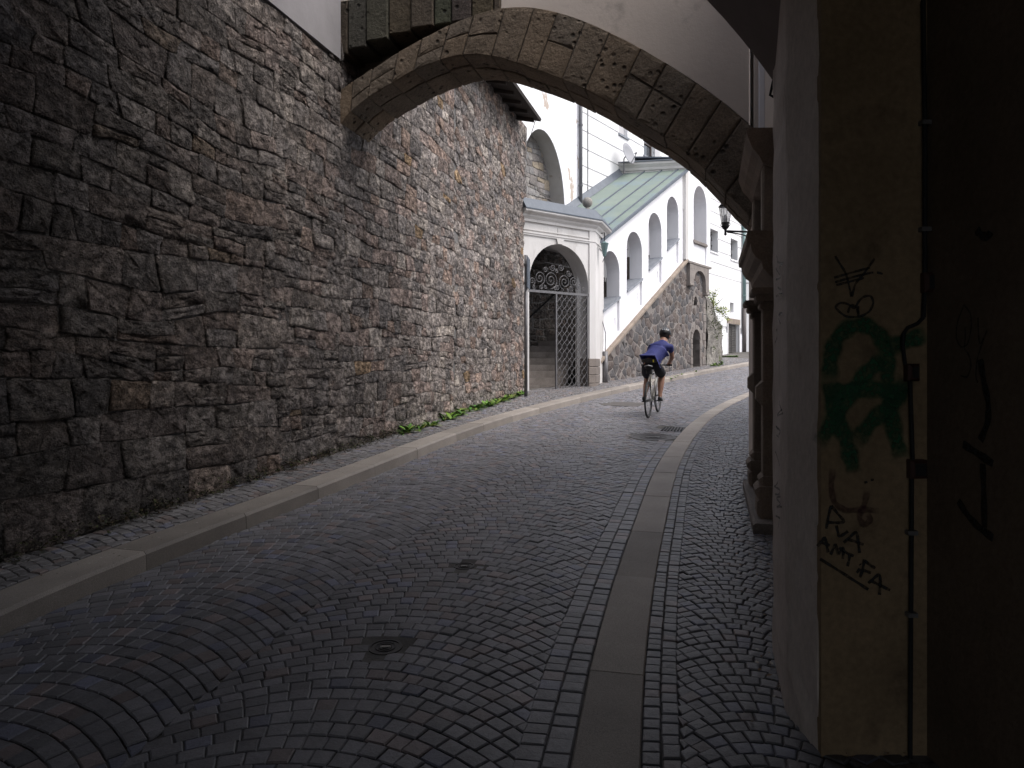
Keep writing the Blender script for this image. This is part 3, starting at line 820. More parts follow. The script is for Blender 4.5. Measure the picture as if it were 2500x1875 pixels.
while t < .985:
    dt = g.uniform(.038, .058); t1 = min(1.0, t + dt)
    if t1 > .965: t1 = 1.0
    def vt():
        k = g.uniform(.92, 1.08); c = g.choice([(.205, .165, .128), (.19, .155, .122), (.21, .165, .124), (.18, .152, .125)]); return tuple(x * k for x in c)
    splits = [0, 1.0]
    if g.random() < .42: splits = [0, g.uniform(.4, .62), 1.0]
    for ra, rb in zip(splits[:-1], splits[1:]):
        cs = g.uniform(-.5, -.3)
        dj = g.uniform(-.006, .008)
        b = MB(); vouss(b, t, t1, ra, rb, cs + .005, dj, vt()); b.build('voussoir', M['arch_stone'], arch)
        b = MB(); vouss(b, t, t1, ra, rb, -TH + g.uniform(-.015, .015), cs - .005, vt()); b.build('voussoir', M['arch_stone'], arch)
    t = t1
b = MB()
ts = np.linspace(0, 1, 60)
vs = []
for q in ts:
    i_ = ipt(q); e_ = ept(q); d = (e_ - i_) / np.hypot(*(e_ - i_))
    for pt_ in (i_ + d * .02, e_ - d * .02):
        for c in (-.02, -TH + .02): vs.append(FA(pt_[0], pt_[1], c))
fs = []
for k in range(59):
    a = k * 4; n = a + 4; fs += [(a, a + 1, n + 1, n), (a + 2, n + 2, n + 3, a + 3), (a, n, n + 2, a + 2), (a + 1, a + 3, n + 3, n + 1)]
b.add(vs, fs); b.build('mortar_core', M['arch_mortar'], arch)
# plastered spandrel on the right, above the stones
ZB = 6.7
sp = [(q, float(EX(q)) + .012) for q in np.linspace(2.05, 4.72, 30)] + [(4.72, ZB), (2.05, ZB)]
b = MB(); plate(b, FA, [sp], -TH + .05, -.035); b.build('spandrel_plaster', M['beige'], arch)
# recessed rough masonry above the left haunch and the relieving arch over it
b = MB(); plate(b, FA, [[(-.2, 4.6)] + [(q, float(EX(q)) - .02) for q in np.linspace(-.2, 2.1, 14)] + [(2.1, ZB), (-.2, ZB)]], -TH + .03, -.46)
b.build('recessed_masonry', M['arch_mortar'], arch)
def rl(q): return 5.35 + .22 * math.sin(min(1, max(0, (q + .1) / 1.4)) * math.pi * .5) 
q0 = -.1
while q0 < 2.0:
    q1 = min(2.05, q0 + g.uniform(.2, .3)); b = MB()
    box(b, FA, q0 + .006, q1 - .006, rl((q0 + q1) / 2) , 6.02, -.45, -.01 + g.uniform(-.01, .01), tuple(x * g.choice((.85, 1, 1.1)) for x in (.10, .083, .066)), bev=.012)  # tint darker than the voussoirs, shadow put into the colour
    b.build('relieving_stone', M['arch_stone'], arch); q0 = q1
b = MB(); box(b, FA, -.1, 2.05, 6.03, ZB, -.44, -.04); b.build('upper_plaster', M['beige'], arch)

# ---------------------------------------------------------------- passage, pier and house on the right
psg = empty('passage', (1.56, 2.0, Gf(2)), 'dark plastered passage with a corner pier covered in graffiti', 'passage')
PY0, PY1 = 2.62, 3.5          # pier near and far face
b = MB()
ch = .045
pp = [(1.287, PY1 - .085), (1.298, PY1 - .035), (1.325, PY1), (1.75, PY1), (1.75, PY0), (1.178, PY0), (1.160, PY0 + .02), (1.150, PY0 + .15), (1.143, PY0 + .27), (1.147, PY0 + .30), (1.20, PY0 + .49)]
n = len(pp); zs = list(np.arange(-.2, 4.6, .11)) + [6.5]
vs = [(x + .005 * mnoise.noise(Vector((y * 3, z * 1.5, 1))) + .011 * mnoise.noise(Vector((y * 9, z * 7, 4))), y + .004 * mnoise.noise(Vector((x * 9, z * 6, 8))), z) for z in zs for x, y in pp]
b.add(vs, [(j * n + k, j * n + (k + 1) % n, (j + 1) * n + (k + 1) % n, (j + 1) * n + k) for j in range(len(zs) - 1) for k in range(n)])
pier = b.build('pier', M['pier_plaster'], psg, smooth=False)
# its face towards the camera
FP_ = Fr((1.172, PY0, 0), (1, 0, 0), (0, -1, 0))
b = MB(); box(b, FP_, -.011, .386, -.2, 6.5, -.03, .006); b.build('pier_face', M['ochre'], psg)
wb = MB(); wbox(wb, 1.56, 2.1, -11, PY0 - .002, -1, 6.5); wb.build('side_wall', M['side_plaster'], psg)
# barrel vault over the near part of the street
b = MB(); n = 40; vs = []
VX0, VX1 = -4.2, 1.36
def vz(x):
    return 4.35 - (3.2 - math.sqrt(max(.01, 3.2 ** 2 - (x + 1.27) ** 2)))
for y in (PY0 + .25, PY1 + .02):
    xl = WALLX(y) - .35
    for zt in (None, 6.4):
        for k in range(n + 1):
            q = .5 - .5 * math.cos(math.pi * k / n); vs.append((xl + (VX1 - xl) * q, y, zt or vz(VX0 + (VX1 - VX0) * q)))
N1 = 2 * (n + 1)
fs = []
for k in range(n):
    fs += [(k, k + 1, N1 + k + 1, N1 + k), (k, n + 1 + k, n + 2 + k, k + 1), (N1 + k, N1 + k + 1, N1 + n + 2 + k, N1 + n + 1 + k), (n + 1 + k, N1 + n + 1 + k, N1 + n + 2 + k, n + 2 + k)]
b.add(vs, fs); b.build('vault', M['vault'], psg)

HW = lambda y: .57 + .28 * y                                  # face of the house wall on the right
FH = Fr((HW(0), 0, 0), (.28, 1, 0), (-1, .28, 0)); YH = math.hypot(1, .28)
house = empty('house_wall', FH(5 * YH, Gf(5)), 'plastered house wall behind the portal on the right of the street', 'house wall')
b = MB(); box(b, FH, (PY1 + .01) * YH, 7.04 * YH, -.2, ZB, -.8, 0); b.build('plaster_wall', M['beige'], house)
b = MB(); box(b, FH, 7.04 * YH, 8.0 * YH, -.2, ZB, -.8, .085); b.build('arch_pier', M['beige'], house)
b = MB(); wp = [(2.80, 8.03), (4.45, 11.2), (6.6, 14.2), (9.3, 17.4), (12.6, 21), (16.5, 25), (22, 30)]
vs = []
for x, y in wp:
    for dx, z in ((0, -.2), (0, 4.5 if y < 11.5 else 3.8), (.8, 4.5 if y < 11.5 else 3.8), (.8, -.2)): vs.append((x + dx, y - dx * .8, Gf(y) * (z < 0) + z))
b.add(vs, [(i * 4 + k, i * 4 + (k + 1) % 4, i * 4 + 4 + (k + 1) % 4, i * 4 + 4 + k) for i in range(len(wp) - 1) for k in range(4)] + [(0, 1, 2, 3)])
b.build('plaster_wall', M['white'], house)
# narrow conduit strip in the corner above the portal
b = MB(); box(b, FH, 6.86 * YH, 6.99 * YH, 3.8, ZB, .003, .05); b.build('corner_strip', M['white'], house)

# roof over the gap between passage and arch, unseen and sized for its shade
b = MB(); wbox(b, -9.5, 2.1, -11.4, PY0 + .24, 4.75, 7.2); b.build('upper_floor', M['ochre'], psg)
br = empty('bridge_shade', (-.5, 6, 6.6), 'unseen bridge slab overhead, sized to shade the gap before the stone arch', 'bridge')
b = MB(); wbox(b, -4.2, 2.9, PY1 + .03, 5.05, 6.45, 8.0); b.build('shade_slab', M['vault'], br)

# ---------------------------------------------------------------- stone portal on the right wall
port = empty('stone_portal', FH(6.2 * YH, Gf(6.2)), 'carved brown stone portal with cornices under the right end of the arch', 'portal')
def hz(y): return Gf(y)
a0, a1 = 5.55 * YH, 6.9 * YH
def pil(ac, w_, nm):
    z0 = hz(ac / YH)
    b = MB(); box(b, FH, ac - w_ / 2, ac + w_ / 2, z0 - .05, 2.22, .003, .115, bev=.012)
    p = b.build(nm, M['brown_stone'], port)
    b = MB()
    for z, h, e in ((z0 + .08, .16, .045), (z0 + .24, .10, .06), (z0 + .34, .08, .03)):
        box(b, FH, ac - w_ / 2 - e, ac + w_ / 2 + e, z, z + h - .003, .004, .115 + e, bev=.03)
    b.build('pilaster_base', M['brown_stone'], p)
    b = MB(); zc = z0 + .98
    box(b, FH, ac - w_ / 2 - .03, ac + w_ / 2 + .03, zc, zc + .2, .004, .165, bev=.05); b.build('stone_band', M['brown_stone'], p)
    b = MB()
    for i, (e, h) in enumerate(((.02, .05), (.05, .06), (.085, .05))):
        box(b, FH, ac - w_ / 2 - e, ac + w_ / 2 + e, 2.05 + i * .057, 2.05 + i * .057 + h, .005, .12 + e, bev=.012)
    b.build('capital', M['brown_stone'], p)
pil(5.68 * YH, .2, 'pilaster'); pil(6.78 * YH, .2, 'pilaster')
def cornice(z, prof, nm):
    b = MB(); n = len(prof)
    vs = []
    for a, s_ in ((a0 - .0, -1), (a1 + .0, 1)):
        for c, dz in prof: vs.append(FH(a + s_ * c * .25, z + dz, c))
    b.add(vs, [(k, (k + 1) % n, n + (k + 1) % n, n + k) for k in range(n)] + [tuple(range(n)), tuple(n + k for k in range(n))[::-1]])
    return b.build(nm, M['brown_stone'], port)
cornice(2.67, [(.003, 0), (.235, .0), (.245, -.03), (.24, -.09), (.215, -.10), (.205, -.16), (.175, -.21), (.13, -.245), (.12, -.3), (.003, -.42)], 'cornice')
cornice(3.49, [(.003, 0), (.235, 0), (.245, -.03), (.235, -.07), (.20, -.16), (.15, -.22), (.12, -.28), (.003, -.34)], 'cornice')
for ac in (5.66, 6.8):
    b = MB(); box(b, FH, ac * YH - .09, ac * YH + .09, 2.673, 3.2, .004, .12, bev=.015); b.build('transom_pilaster', M['coping'], port)
b = MB(); box(b, FH, 5.75 * YH, 6.71 * YH, 2.673, 3.2, .002, .03); b.build('transom_panel', M['door'], port)
b = MB(); box(b, FH, 5.79 * YH, 6.67 * YH, Gf(6), 2.24, .002, .035); b.build('door_leaf', M['wood'], port)
b = MB(); z0 = Gf(6.2); vs = [FH(a, Gf(a / YH) + z, c) for a in (5.4 * YH, 7.0 * YH) for c, z in ((0.004, -.1), (.2, -.1), (.2, .07), (.18, .085), (.004, .085))]
b.add(vs, [(k, (k + 1) % 5, 5 + (k + 1) % 5, 5 + k) for k in range(5)] + [(0, 1, 2, 3, 4), (9, 8, 7, 6, 5)]); b.build('threshold_step', M['plinth'], port)

# ---------------------------------------------------------------- conduit, boxes and cable on the passage pier
FS = Fr((1.56, 0, 0), (0, -1, 0), (-1, 0, 0))               # side wall towards the camera
def fpx(px, py, c=.0): a, z = FP_.px(px, py, c); return FP_(a, z, c)
cond = empty('electrical_conduit', fpx(2255, 1200, .02), 'dark electrical conduit with junction boxes in the passage corner', 'conduit')
b = MB(); tube(b, [fpx(2254, 0, .02), fpx(2258, 300, .02), fpx(2258, 690, .02), fpx(2255, 775, .02)], .0085); b.build('conduit_pipe', M['black_iron'], cond)
b = MB(); tube(b, [fpx(2255, 775, .02), fpx(2240, 790, .02), fpx(2216, 800, .02), fpx(2206, 815, .02), fpx(2204, 840, .02), fpx(2210, 890, .02)], .007); b.build('bent_cable', M['black_iron'], cond)
for (x0, y0, x1, y1) in ((2244, 668, 2282, 716), (2203, 888, 2232, 930), (2210, 1120, 2250, 1165)):
    p0 = FP_.px(x0, y1, .0); p1 = FP_.px(x1, y0, .0)
    b = MB(); box(b, FP_, p0[0], p1[0], p0[1], p1[1], .007, .045, bev=.01); jb = b.build('junction_box', M['red_plastic'], cond)
    b = MB(); box(b, FP_, p0[0] + .012, p1[0] - .012, p0[1] + .012, p1[1] - .012, .046, .05); b.build('box_lid', M['black'], jb)
b = MB(); tube(b, [fpx(2222, 930, .02), fpx(2228, 1120, .02), fpx(2226, 1165, .02), fpx(2222, 1900, .02)], .008); b.build('conduit_pipe', M['black_iron'], cond)
for py in (300, 560, 1300, 1500):
    p = FP_.px(2258 if py < 800 else 2225, py, .02); b = MB(); box(b, FP_, p[0] - .018, p[0] + .018, p[1] - .008, p[1] + .008, .007, .034); b.build('pipe_clip', M['iron'], cond)
cab = empty('hanging_cable', (1.17, PY1, 3.2), 'black cable hanging down from the vault beside the pier top', 'cable')
b = MB(); d = PY1 + .045
def cpt(px, py): return Vector(((px - CX) / FP * d, d, EYE + (HY - py) / FP * d))
tube(b, [cpt(1925, -20), cpt(1917, 80), cpt(1900, 140), cpt(1885, 210), cpt(1880, 232), cpt(1890, 237)], .007); b.build('cable_run', M['black_iron'], cab)

# graffiti: flat strokes lying on the plaster
def strokes(name, fr, lists, wpx, matl, c, soft=False, label=None, parent=psg):
    for st in lists:
        b = MB()
        P = []
        for i in range(len(st) - 1):
            for k in range(4):
                t = k / 4; P.append((st[i][0] * (1 - t) + st[i + 1][0] * t, st[i][1] * (1 - t) + st[i + 1][1] * t))
        P.append(st[-1]); Q = [Vector(fr.px(x, y, c)) for x, y in P]
        for _ in range(2):
            Q = [Q[0]] + [(Q[i - 1] + Q[i] * 2 + Q[i + 1]) / 4 for i in range(1, len(Q) - 1)] + [Q[-1]]
        vs = []; ts = []; offs = (-1, -.6, 0, .6, 1) if soft else (-1, -.8, 0, .8, 1)
        wd = wpx
        for i, q in enumerate(Q):
            t_ = (Q[min(i + 1, len(Q) - 1)] - Q[max(i - 1, 0)]); t_ = t_.normalized() if t_.length > 1e-9 else Vector((1, 0)); nn = Vector((-t_.y, t_.x))
            hw = wd * .5 * (1 + .15 * math.sin(i * 1.3))
            endf = 1.0 if not soft else min(1, (min(i, len(Q) - 1 - i) + .3) / 2)
            for o in offs:
                p = q + nn * hw * o; vs.append(fr(p.x, p.y, c)); a = (0, 1, 1, 1, 0)[offs.index(o)] * endf; ts.append((a, a, a))
        n = len(offs)
        b.add(vs, [(i * n + k, i * n + k + 1, (i + 1) * n + k + 1, (i + 1) * n + k) for i in range(len(Q) - 1) for k in range(n - 1)], ts)
        c += .0002
        b.build('graffiti_stroke', matl, parent, label=label, fix=False)
def Z(l): return [[(1900 + x / 1.764, 560 + y / 1.765) for x, y in s_] for s_ in l]
PX = PY0 / FP
strokes('graffiti', FP_, Z([[(228, 1190), (215, 1240), (207, 1290)], [(228, 1190), (262, 1232), (290, 1262), (255, 1265), (212, 1262)],
                            [(250, 1275), (258, 1310), (262, 1325), (285, 1312), (300, 1300)],
                            [(282, 1350), (310, 1325), (338, 1298), (344, 1340), (350, 1395)], [(300, 1335), (330, 1345), (368, 1358)],
                            [(168, 1365), (188, 1345), (202, 1322), (208, 1360), (215, 1392)], [(175, 1345), (200, 1355), (222, 1362)],
                            [(225, 1402), (238, 1375), (248, 1352), (254, 1390), (258, 1402), (278, 1372), (282, 1375), (278, 1420)],
                            [(262, 1372), (300, 1398), (325, 1408)], [(308, 1402), (304, 1430), (298, 1452)],
                            [(352, 1462), (338, 1480)], [(370, 1422), (366, 1460), (352, 1500)], [(372, 1428), (400, 1450), (418, 1460)], [(362, 1468), (385, 1475), (400, 1480)],
                            [(388, 1525), (410, 1505), (438, 1482), (440, 1530), (436, 1575)], [(398, 1512), (430, 1530), (482, 1555)],
                            [(180, 1420), (260, 1470), (330, 1515), (388, 1552)], [(352, 1442), (355, 1446)]]), 14 / 1.765 * PX, M['marker'], .0085, label='black marker lettering PVA ANTiFA')
strokes('graffiti', FP_, Z([[(245, 115), (270, 155), (290, 185), (300, 220), (315, 290)], [(415, 125), (370, 190), (330, 235), (318, 290)], [(240, 208), (320, 185), (395, 165)],
                            [(245, 228), (320, 205), (410, 185)], [(250, 240), (320, 222), (370, 210)], [(425, 185), (450, 192)],
                            [(245, 335), (265, 315), (300, 320), (330, 345), (345, 310), (370, 288), (400, 285), (412, 315), (395, 355), (350, 378), (295, 378), (262, 355), (245, 335)],
                            [(300, 360), (310, 325), (335, 330), (345, 362)], [(345, 375), (345, 330)], [(370, 1092), (384, 1088)], [(398, 1080), (412, 1078)]]), 11 / 1.765 * PX, M['marker'], .0085, label='black marker crown and heart')
strokes('graffiti', FP_, Z([[(225, 650), (222, 560), (250, 470), (310, 415), (380, 410), (440, 455), (468, 540), (470, 640), (478, 740), (500, 880), (530, 985)],
                            [(225, 650), (228, 720), (250, 800), (285, 890), (308, 970), (325, 1050)],
                            [(450, 560), (400, 600), (350, 650), (290, 740), (235, 830), (170, 925)], [(330, 920), (400, 830), (470, 770), (520, 720), (560, 640)],
                            [(200, 712), (330, 690), (450, 690), (560, 720)], [(470, 510), (560, 480), (640, 450)]]), 84 / 1.765 * PX, M['green_spray'], .0075, True, label='dark green sprayed letter A')
FPS = Fr((1.147, PY0 + .30, 0), (.14, .52, 0), (-.52, .14, 0))
strokes('graffiti', FP_, Z([[(236, 1030), (226, 1110), (240, 1180), (290, 1215), (370, 1205), (435, 1215)], [(385, 1125), (370, 1190), (345, 1240), (370, 1280), (400, 1250), (385, 1225)]]), 32 / 1.765 * PX, M['red_spray'], .0072, True, label='faded red sprayed loop')
FSP = Fr((1.56, 0, 0), (0, -1, 0), (-1, 0, 0))
strokes('graffiti', FSP, Z([[(800, 325), (770, 400), (765, 470), (785, 510), (815, 500), (832, 430), (830, 360), (800, 325)], [(805, 420), (805, 480), (800, 515), (822, 540), (832, 590), (815, 640), (785, 630)],
                            [(860, 380), (862, 450), (868, 505), (900, 435)], [(885, 470), (855, 560), (850, 640), (860, 660)]]), 8 / 1.765 * PX, M['thin_marker'], .003, label='thin marker tag on the side wall')
strokes('graffiti', FSP, Z([[(870, 560), (885, 660), (905, 740), (905, 830), (870, 910)], [(795, 925), (850, 960), (925, 1010)], [(880, 1010), (885, 1120), (888, 1300)], [(775, 1170), (820, 1240), (870, 1290), (925, 1330)],
                            [(855, 0), (870, 25), (905, 35), (915, 10)]]), 34 / 1.765 * PX, M['marker'], .003, label='thick black strokes on the side wall')
g = random.Random(15); sq = []
for y0 in (620, 660, 700, 760, 800, 985, 1040, 1100, 1180, 1215, 1255):
    x = 1893 + g.uniform(-2, 8); st = []
    for k in range(6): st.append((x + g.uniform(-5, 14), y0 + k * 6 + g.uniform(-9, 9)))
    sq.append(st)
strokes('graffiti', FPS, sq, .010, M['thin_marker'], .012, label='thin scribbled tags on the lit pier edge')

# ---------------------------------------------------------------- gatehouse at the foot of the covered stairs
GA = Vector((.39, 16.8, 0)); GB = Vector((2.13, 18.1, 0))
FG = Fr(GA, GB - GA, (GB.y - GA.y, -(GB.x - GA.x), 0)); GW = (GB - GA).length
gate_z = Gf(17.5)
gh = empty('gatehouse', FG(1.0, gate_z), 'white plastered gatehouse with an arched gateway at the end of the stone wall', 'gatehouse')
opening = arch_loop(.03, 1.97, gate_z - .3, gate_z - .3, 3.60, 22, 1.0)
TOPG = 5.22
out = [(-.25, gate_z - .5), (GW, gate_z - .5), (GW, TOPG), (-.25, TOPG)]
# outline and opening share the open bottom, so cut the opening out of the outline
lp = [(-.25, gate_z - .3), (.03, gate_z - .3)] + [p for p in opening[::-1] if p[1] > gate_z - .2] + [(1.97, gate_z - .3), (GW, gate_z - .3), (GW, TOPG), (-.25, TOPG)]
b = MB(); plate(b, FG, [lp], -.5, 0); b.build('gate_wall', M['gate_plaster'], gh)
# side return towards the stair
FR = Fr(GB, Vector((2.54, 19.36, 0)) - GB, (1.26, -.41, 0)); RW = (Vector((2.54, 19.36, 0)) - GB).length
b = MB(); box(b, FR, .0, RW + .05, gate_z - .3, TOPG, -.45, .0); b.build('side_wall', M['gate_plaster'], gh)
# corner pilaster, plinth blocks
b = MB(); box(b, FG, 1.985, GW + .03, gate_z + .86, TOPG - .002, .001, .035); box(b, FR, .0, .55, gate_z + .86, TOPG - .002, .001, .03); b.build('corner_pilaster', M['gate_plaster'], gh)
for k in range(4):
    z0 = gate_z - .02 + .215 * k + Gf(18.1) - gate_z; b = MB(); e = .05 - .004 * k
    box(b, FG, 1.955, GW + e, z0, z0 + .209, -.3, .05, bev=.012); b.build('plinth_block', M['plinth'], gh)
    b = MB(); box(b, FR, .012, .58, z0, z0 + .209, -.3, .052, bev=.012); b.build('plinth_block', M['plinth'], gh)
def gpath(e=0.0):     # around the corner: points with outward vectors
    nb_ = (FG.n + FR.n).normalized(); nb_ = nb_ / nb_.dot(FG.n)
    return [(FG(-.25, 0, 0), FG.n), (FG(GW, 0, 0), nb_), (FR(RW, 0, 0), FR.n)]
def gsweep(name, z, prof, ma):
    b = MB(); sweep(b, gpath(), [(o, z + h) for o, h in prof], (1, 1, 1)); return b.build(name, ma, gh)
gsweep('frieze_moulding', 4.72, [(0.003, 0), (.03, .005), (.035, .04), (.05, .05), (.05, .085), (.003, .09)], M['gate_plaster'])
gsweep('frieze_moulding', 4.85, [(0.003, 0), (.028, .0), (.028, .025), (.003, .03)], M['gate_plaster'])
gsweep('cornice', 5.05, [(-.1, 0), (.05, 0), (.06, .06), (.11, .11), (.13, .15), (.22, .2), (.235, .22), (.235, .265), (-.1, .3)], M['gate_plaster'])
gsweep('roof_sheet', 5.33, [(-.9, .2), (.2, 0), (.245, -.03), (.25, .0), (.06, .27), (.0, .29), (-.9, .32)], M['lead'])
b = MB(); pts = [(.86, 4.68), (.915, 4.585), (1.055, 4.585), (1.11, 4.68)]; plate(b, FG, [[(.90, 4.60), (1.07, 4.60), (1.1, 4.72), (.87, 4.72)]], .002, .05); b.build('keystone', M['gate_plaster'], gh)
b = MB(); box(b, FG, .93, .938, 4.66, 5.0, .001, .004); b.build('wall_crack', M['black'], gh)
for nm, aa, ww in (('ball_finial', GW - .12, 0),):
    P = FG(aa, 5.56, -.12); b = MB()
    lathe(b, P, [(.13, -.2), (.13, .0), (.10, .03), (.085, .07), (.055, .10), (.05, .13), (.075, .145), (.118, .19), (.135, .25), (.13, .30), (.10, .355), (.05, .385), (.005, .392)], 22)
    b.build(nm, M['ball'], gh, smooth=True)
b = MB(); P = FG(GW - .08, 0, 0)
vs = [FG(GW - .3, 5.45, .0), FG(GW + .12, 5.45, .12), FG(GW + .12, 5.36, .14), FG(GW - .3, 5.36, .02), FG(GW - .2, 5.56, -.2), FG(GW + .08, 5.52, -.05)]
b.add(vs, [(0, 1, 5, 4), (0, 3, 2, 1)]); b.build('finial_apron', M['lead'], gh)
b = MB(); box(b, FG, -.05, 2.06, gate_z - .2, gate_z + .02, -.55, .12); b.build('threshold', M['step'], gh)

pl4 = [FG(-1.6, 0, -.45), FG(GW - .05, 0, -.45), FR(RW, 0, -.1), Vector((2.57, 19.4, 0)) + Vector((.592, .806, 0)) * .5 - Vector((.806, -.592, 0)) * .43, Vector((1.04, 20.5, 0)) + Vector((.592, .806, 0)) * .5, Vector((1.04, 20.5, 0)) - Vector((.592, .806, 0)) * 4.6]
b = MB(); b.add([Vector((p.x, p.y, z)) for z in (4.95, 5.2) for p in pl4], [tuple(range(6))[::-1], tuple(range(6, 12))] + [(k, (k + 1) % 6, 6 + (k + 1) % 6, 6 + k) for k in range(6)]); b.build('ceiling', M['gate_plaster'], gh)
# iron gate in the opening
ig = empty('iron_gate', FG(1.4, gate_z, -.08), 'grey wrought iron gate with scroll crest and lattice leaf in the gateway', 'gate')
CG = -.02
b = MB(); box(b, FG, .0, 1.98, 3.36, 3.42, CG - .025, CG + .025); b.build('top_rail', M['iron'], ig)
for a_ in (1.95, .90): 
    b = MB(); box(b, FG, a_ - .02, a_ + .02, gate_z + .03, 3.36, CG - .02, CG + .02); b.build('gate_stile', M['iron'], ig)
b = MB(); box(b, FG, .92, 1.93, gate_z + .05, gate_z + .09, CG - .018, CG + .018); b.build('bottom_rail', M['iron'], ig)
x0, x1, z0, z1 = .92, 1.93, gate_z + .09, 3.36
def clipseg(p, q):
    t0, t1 = 0., 1.; d = (q[0] - p[0], q[1] - p[1])
    for pp_, dd, lo, hi in ((p[0], d[0], x0, x1), (p[1], d[1], z0, z1)):
        ta, tb = (lo - pp_) / dd, (hi - pp_) / dd
        if ta > tb: ta, tb = tb, ta
        t0, t1 = max(t0, ta), min(t1, tb)
    return None if t0 >= t1 - .02 else ((p[0] + d[0] * t0, p[1] + d[1] * t0), (p[0] + d[0] * t1, p[1] + d[1] * t1))
cw, chh = .168, .215
for sgn in (1, -1):
    for k in range(-16, 20):
        p = (x0 + k * cw, z0) if sgn > 0 else (x1 - k * cw, z0)
        q = (p[0] + sgn * cw * 14, p[1] + chh * 14)
        sg = clipseg(p, q)
        if not sg: continue
        (ax, az), (bx, bz) = sg; n = max(3, int(math.hypot(bx - ax, bz - az) / .035)); L_ = math.hypot(bx - ax, bz - az)
        ux, uz = (bx - ax) / L_, (bz - az) / L_
        P = []
        for i in range(n + 1):
            t = i / n; s_ = (az + (bz - az) * t - z0) / chh * math.pi * 2; wv = .010 * math.sin(s_ + (0 if sgn > 0 else math.pi))
            P.append(FG(ax + (bx - ax) * t - uz * wv, az + (bz - az) * t + ux * wv, CG + sgn * .006))
        b = MB(); tube(b, P, .0078, 5); b.build('lattice_bar', M['iron'], ig, smooth=True)
def spiral(cx, cz, r0, turns, start, dirn=1, r1=.012, wid=.0085):
    n = int(22 * turns); P = []
    for i in range(n + 1):
        t = i / n; a = start + dirn * t * turns * 2 * math.pi; rr = r0 + (r1 - r0) * t
        P.append(FG(cx + rr * math.cos(a), cz + rr * math.sin(a), CG))
    b = MB(); tube(b, P, wid, 5); b.build('scroll', M['iron'], ig, smooth=True)
for cx, cz, rr, tn, st, dr in ((.72, 3.66, .2, 2.3, -1.6, 1), (1.18, 3.64, .18, 2.2, -1.6, -1), (.36, 3.68, .16, 2.0, -1.4, 1), (.12, 3.6, .09, 1.6, -1.4, 1), (.55, 3.86, .07, 1.5, 0, 1),
                               (.78, 3.93, .085, 1.6, 3, 1), (1.05, 3.95, .085, 1.6, .2, -1), (.92, 3.86, .05, 1.4, 1, 1), (1.32, 3.84, .08, 1.6, 0, -1), (1.5, 3.66, .13, 1.9, -1.6, -1), (1.42, 3.5, .07, 1.5, 1.5, 1),
                               (1.68, 3.57, .085, 1.7, -1.6, -1), (1.84, 3.51, .06, 1.5, -1.6, -1), (.18, 3.46, .05, 1.5, 1, 1), (.4, 3.49, .055, 1.5, 1, -1), (.55, 3.5, .05, 1.4, 2, 1), (.95, 3.5, .06, 1.6, 1, 1), (.86, 3.48, .05, 1.5, 3, -1), (1.3, 3.47, .04, 1.5, 2, 1), (1.6, 3.46, .04, 1.4, 2, 1)):
    spiral(1 + (cx - 1) * .98, 3.42 + (cz - 3.42) * 1.16, rr * 1.1, tn, st, dr)

# post with a sign seen edge-on, in front of the wall end
pp_ = gpt(1284, 968, CURB)
sp_ = empty('sign_post', pp_, 'slim grey post with a sign seen edge-on, at the end of the stone wall', 'sign post')
b = MB(); tube(b, [pp_ + Vector((0, 0, -.1)), pp_ + Vector((0, 0, 3.12))], .038, 12); b.build('post', M['iron'], sp_, smooth=True)
b = MB(); fr = Fr(pp_ + Vector((0, 0, 0)), (.12, 1, 0), (1, -.12, 0)); box(b, fr, -.3, .3, 2.38, 3.06, .045, .065); b.build('sign_panel', M['lead'], sp_)
for z in (2.5, 2.9):
    b = MB(); box(b, fr, -.05, .05, z - .02, z + .02, -.045, .044); b.build('bracket', M['iron'], sp_)

# ---------------------------------------------------------------- covered stairs climbing along the street
SU = Vector((.735, 1, 0)).normalized(); SN = Vector((1, -.735, 0)).normalized()
S0 = Vector((2.57, 19.4, 0)); FT = Fr(S0, SU, SN)
K = 1.2411
st = empty('covered_stairs', FT(2.5, Gf(21.5)), 'white covered staircase with raking arches and a green copper roof', 'stair building')
cop = lambda a: 1.93 + .5745 * a              # top of coping / foot of the white wall
eav = lambda a: 5.22 + .545 * a
A_END = 5.72
holes_px = [((1470, 750), (1512.5, 716), 614, 1496), ((1530, 702), (1567.5, 672), 566, 1550), ((1583, 651), (1615, 621), 521, 1602), ((1628, 602), (1656.5, 575), 481, 1644)]
raking = []
for (l, r_2, top, tx) in holes_px:
    la, lb = FT.px(*l); ra, rb = FT.px(*r_2); ta, tb = FT.px(tx, top)
    raking.append((la, ra, lb, rb, tb))
poly = [(-.45, cop(-.45)), (A_END, cop(A_END)), (A_END, eav(A_END)), (-.45, eav(-.45))]
holes = []
for la, ra, lb, rb, tb in raking:
    r2 = (ra - la) / 2; spn = tb - r2 * 1.08
    holes.append(arch_loop(la, ra, cop(la) + .12, cop(ra) + .12, spn, 18, r2 * 1.08)[::-1])
b = MB(); plate(b, FT, [poly] + holes, -.42, 0); b.build('arcade_wall', M['white'], st)
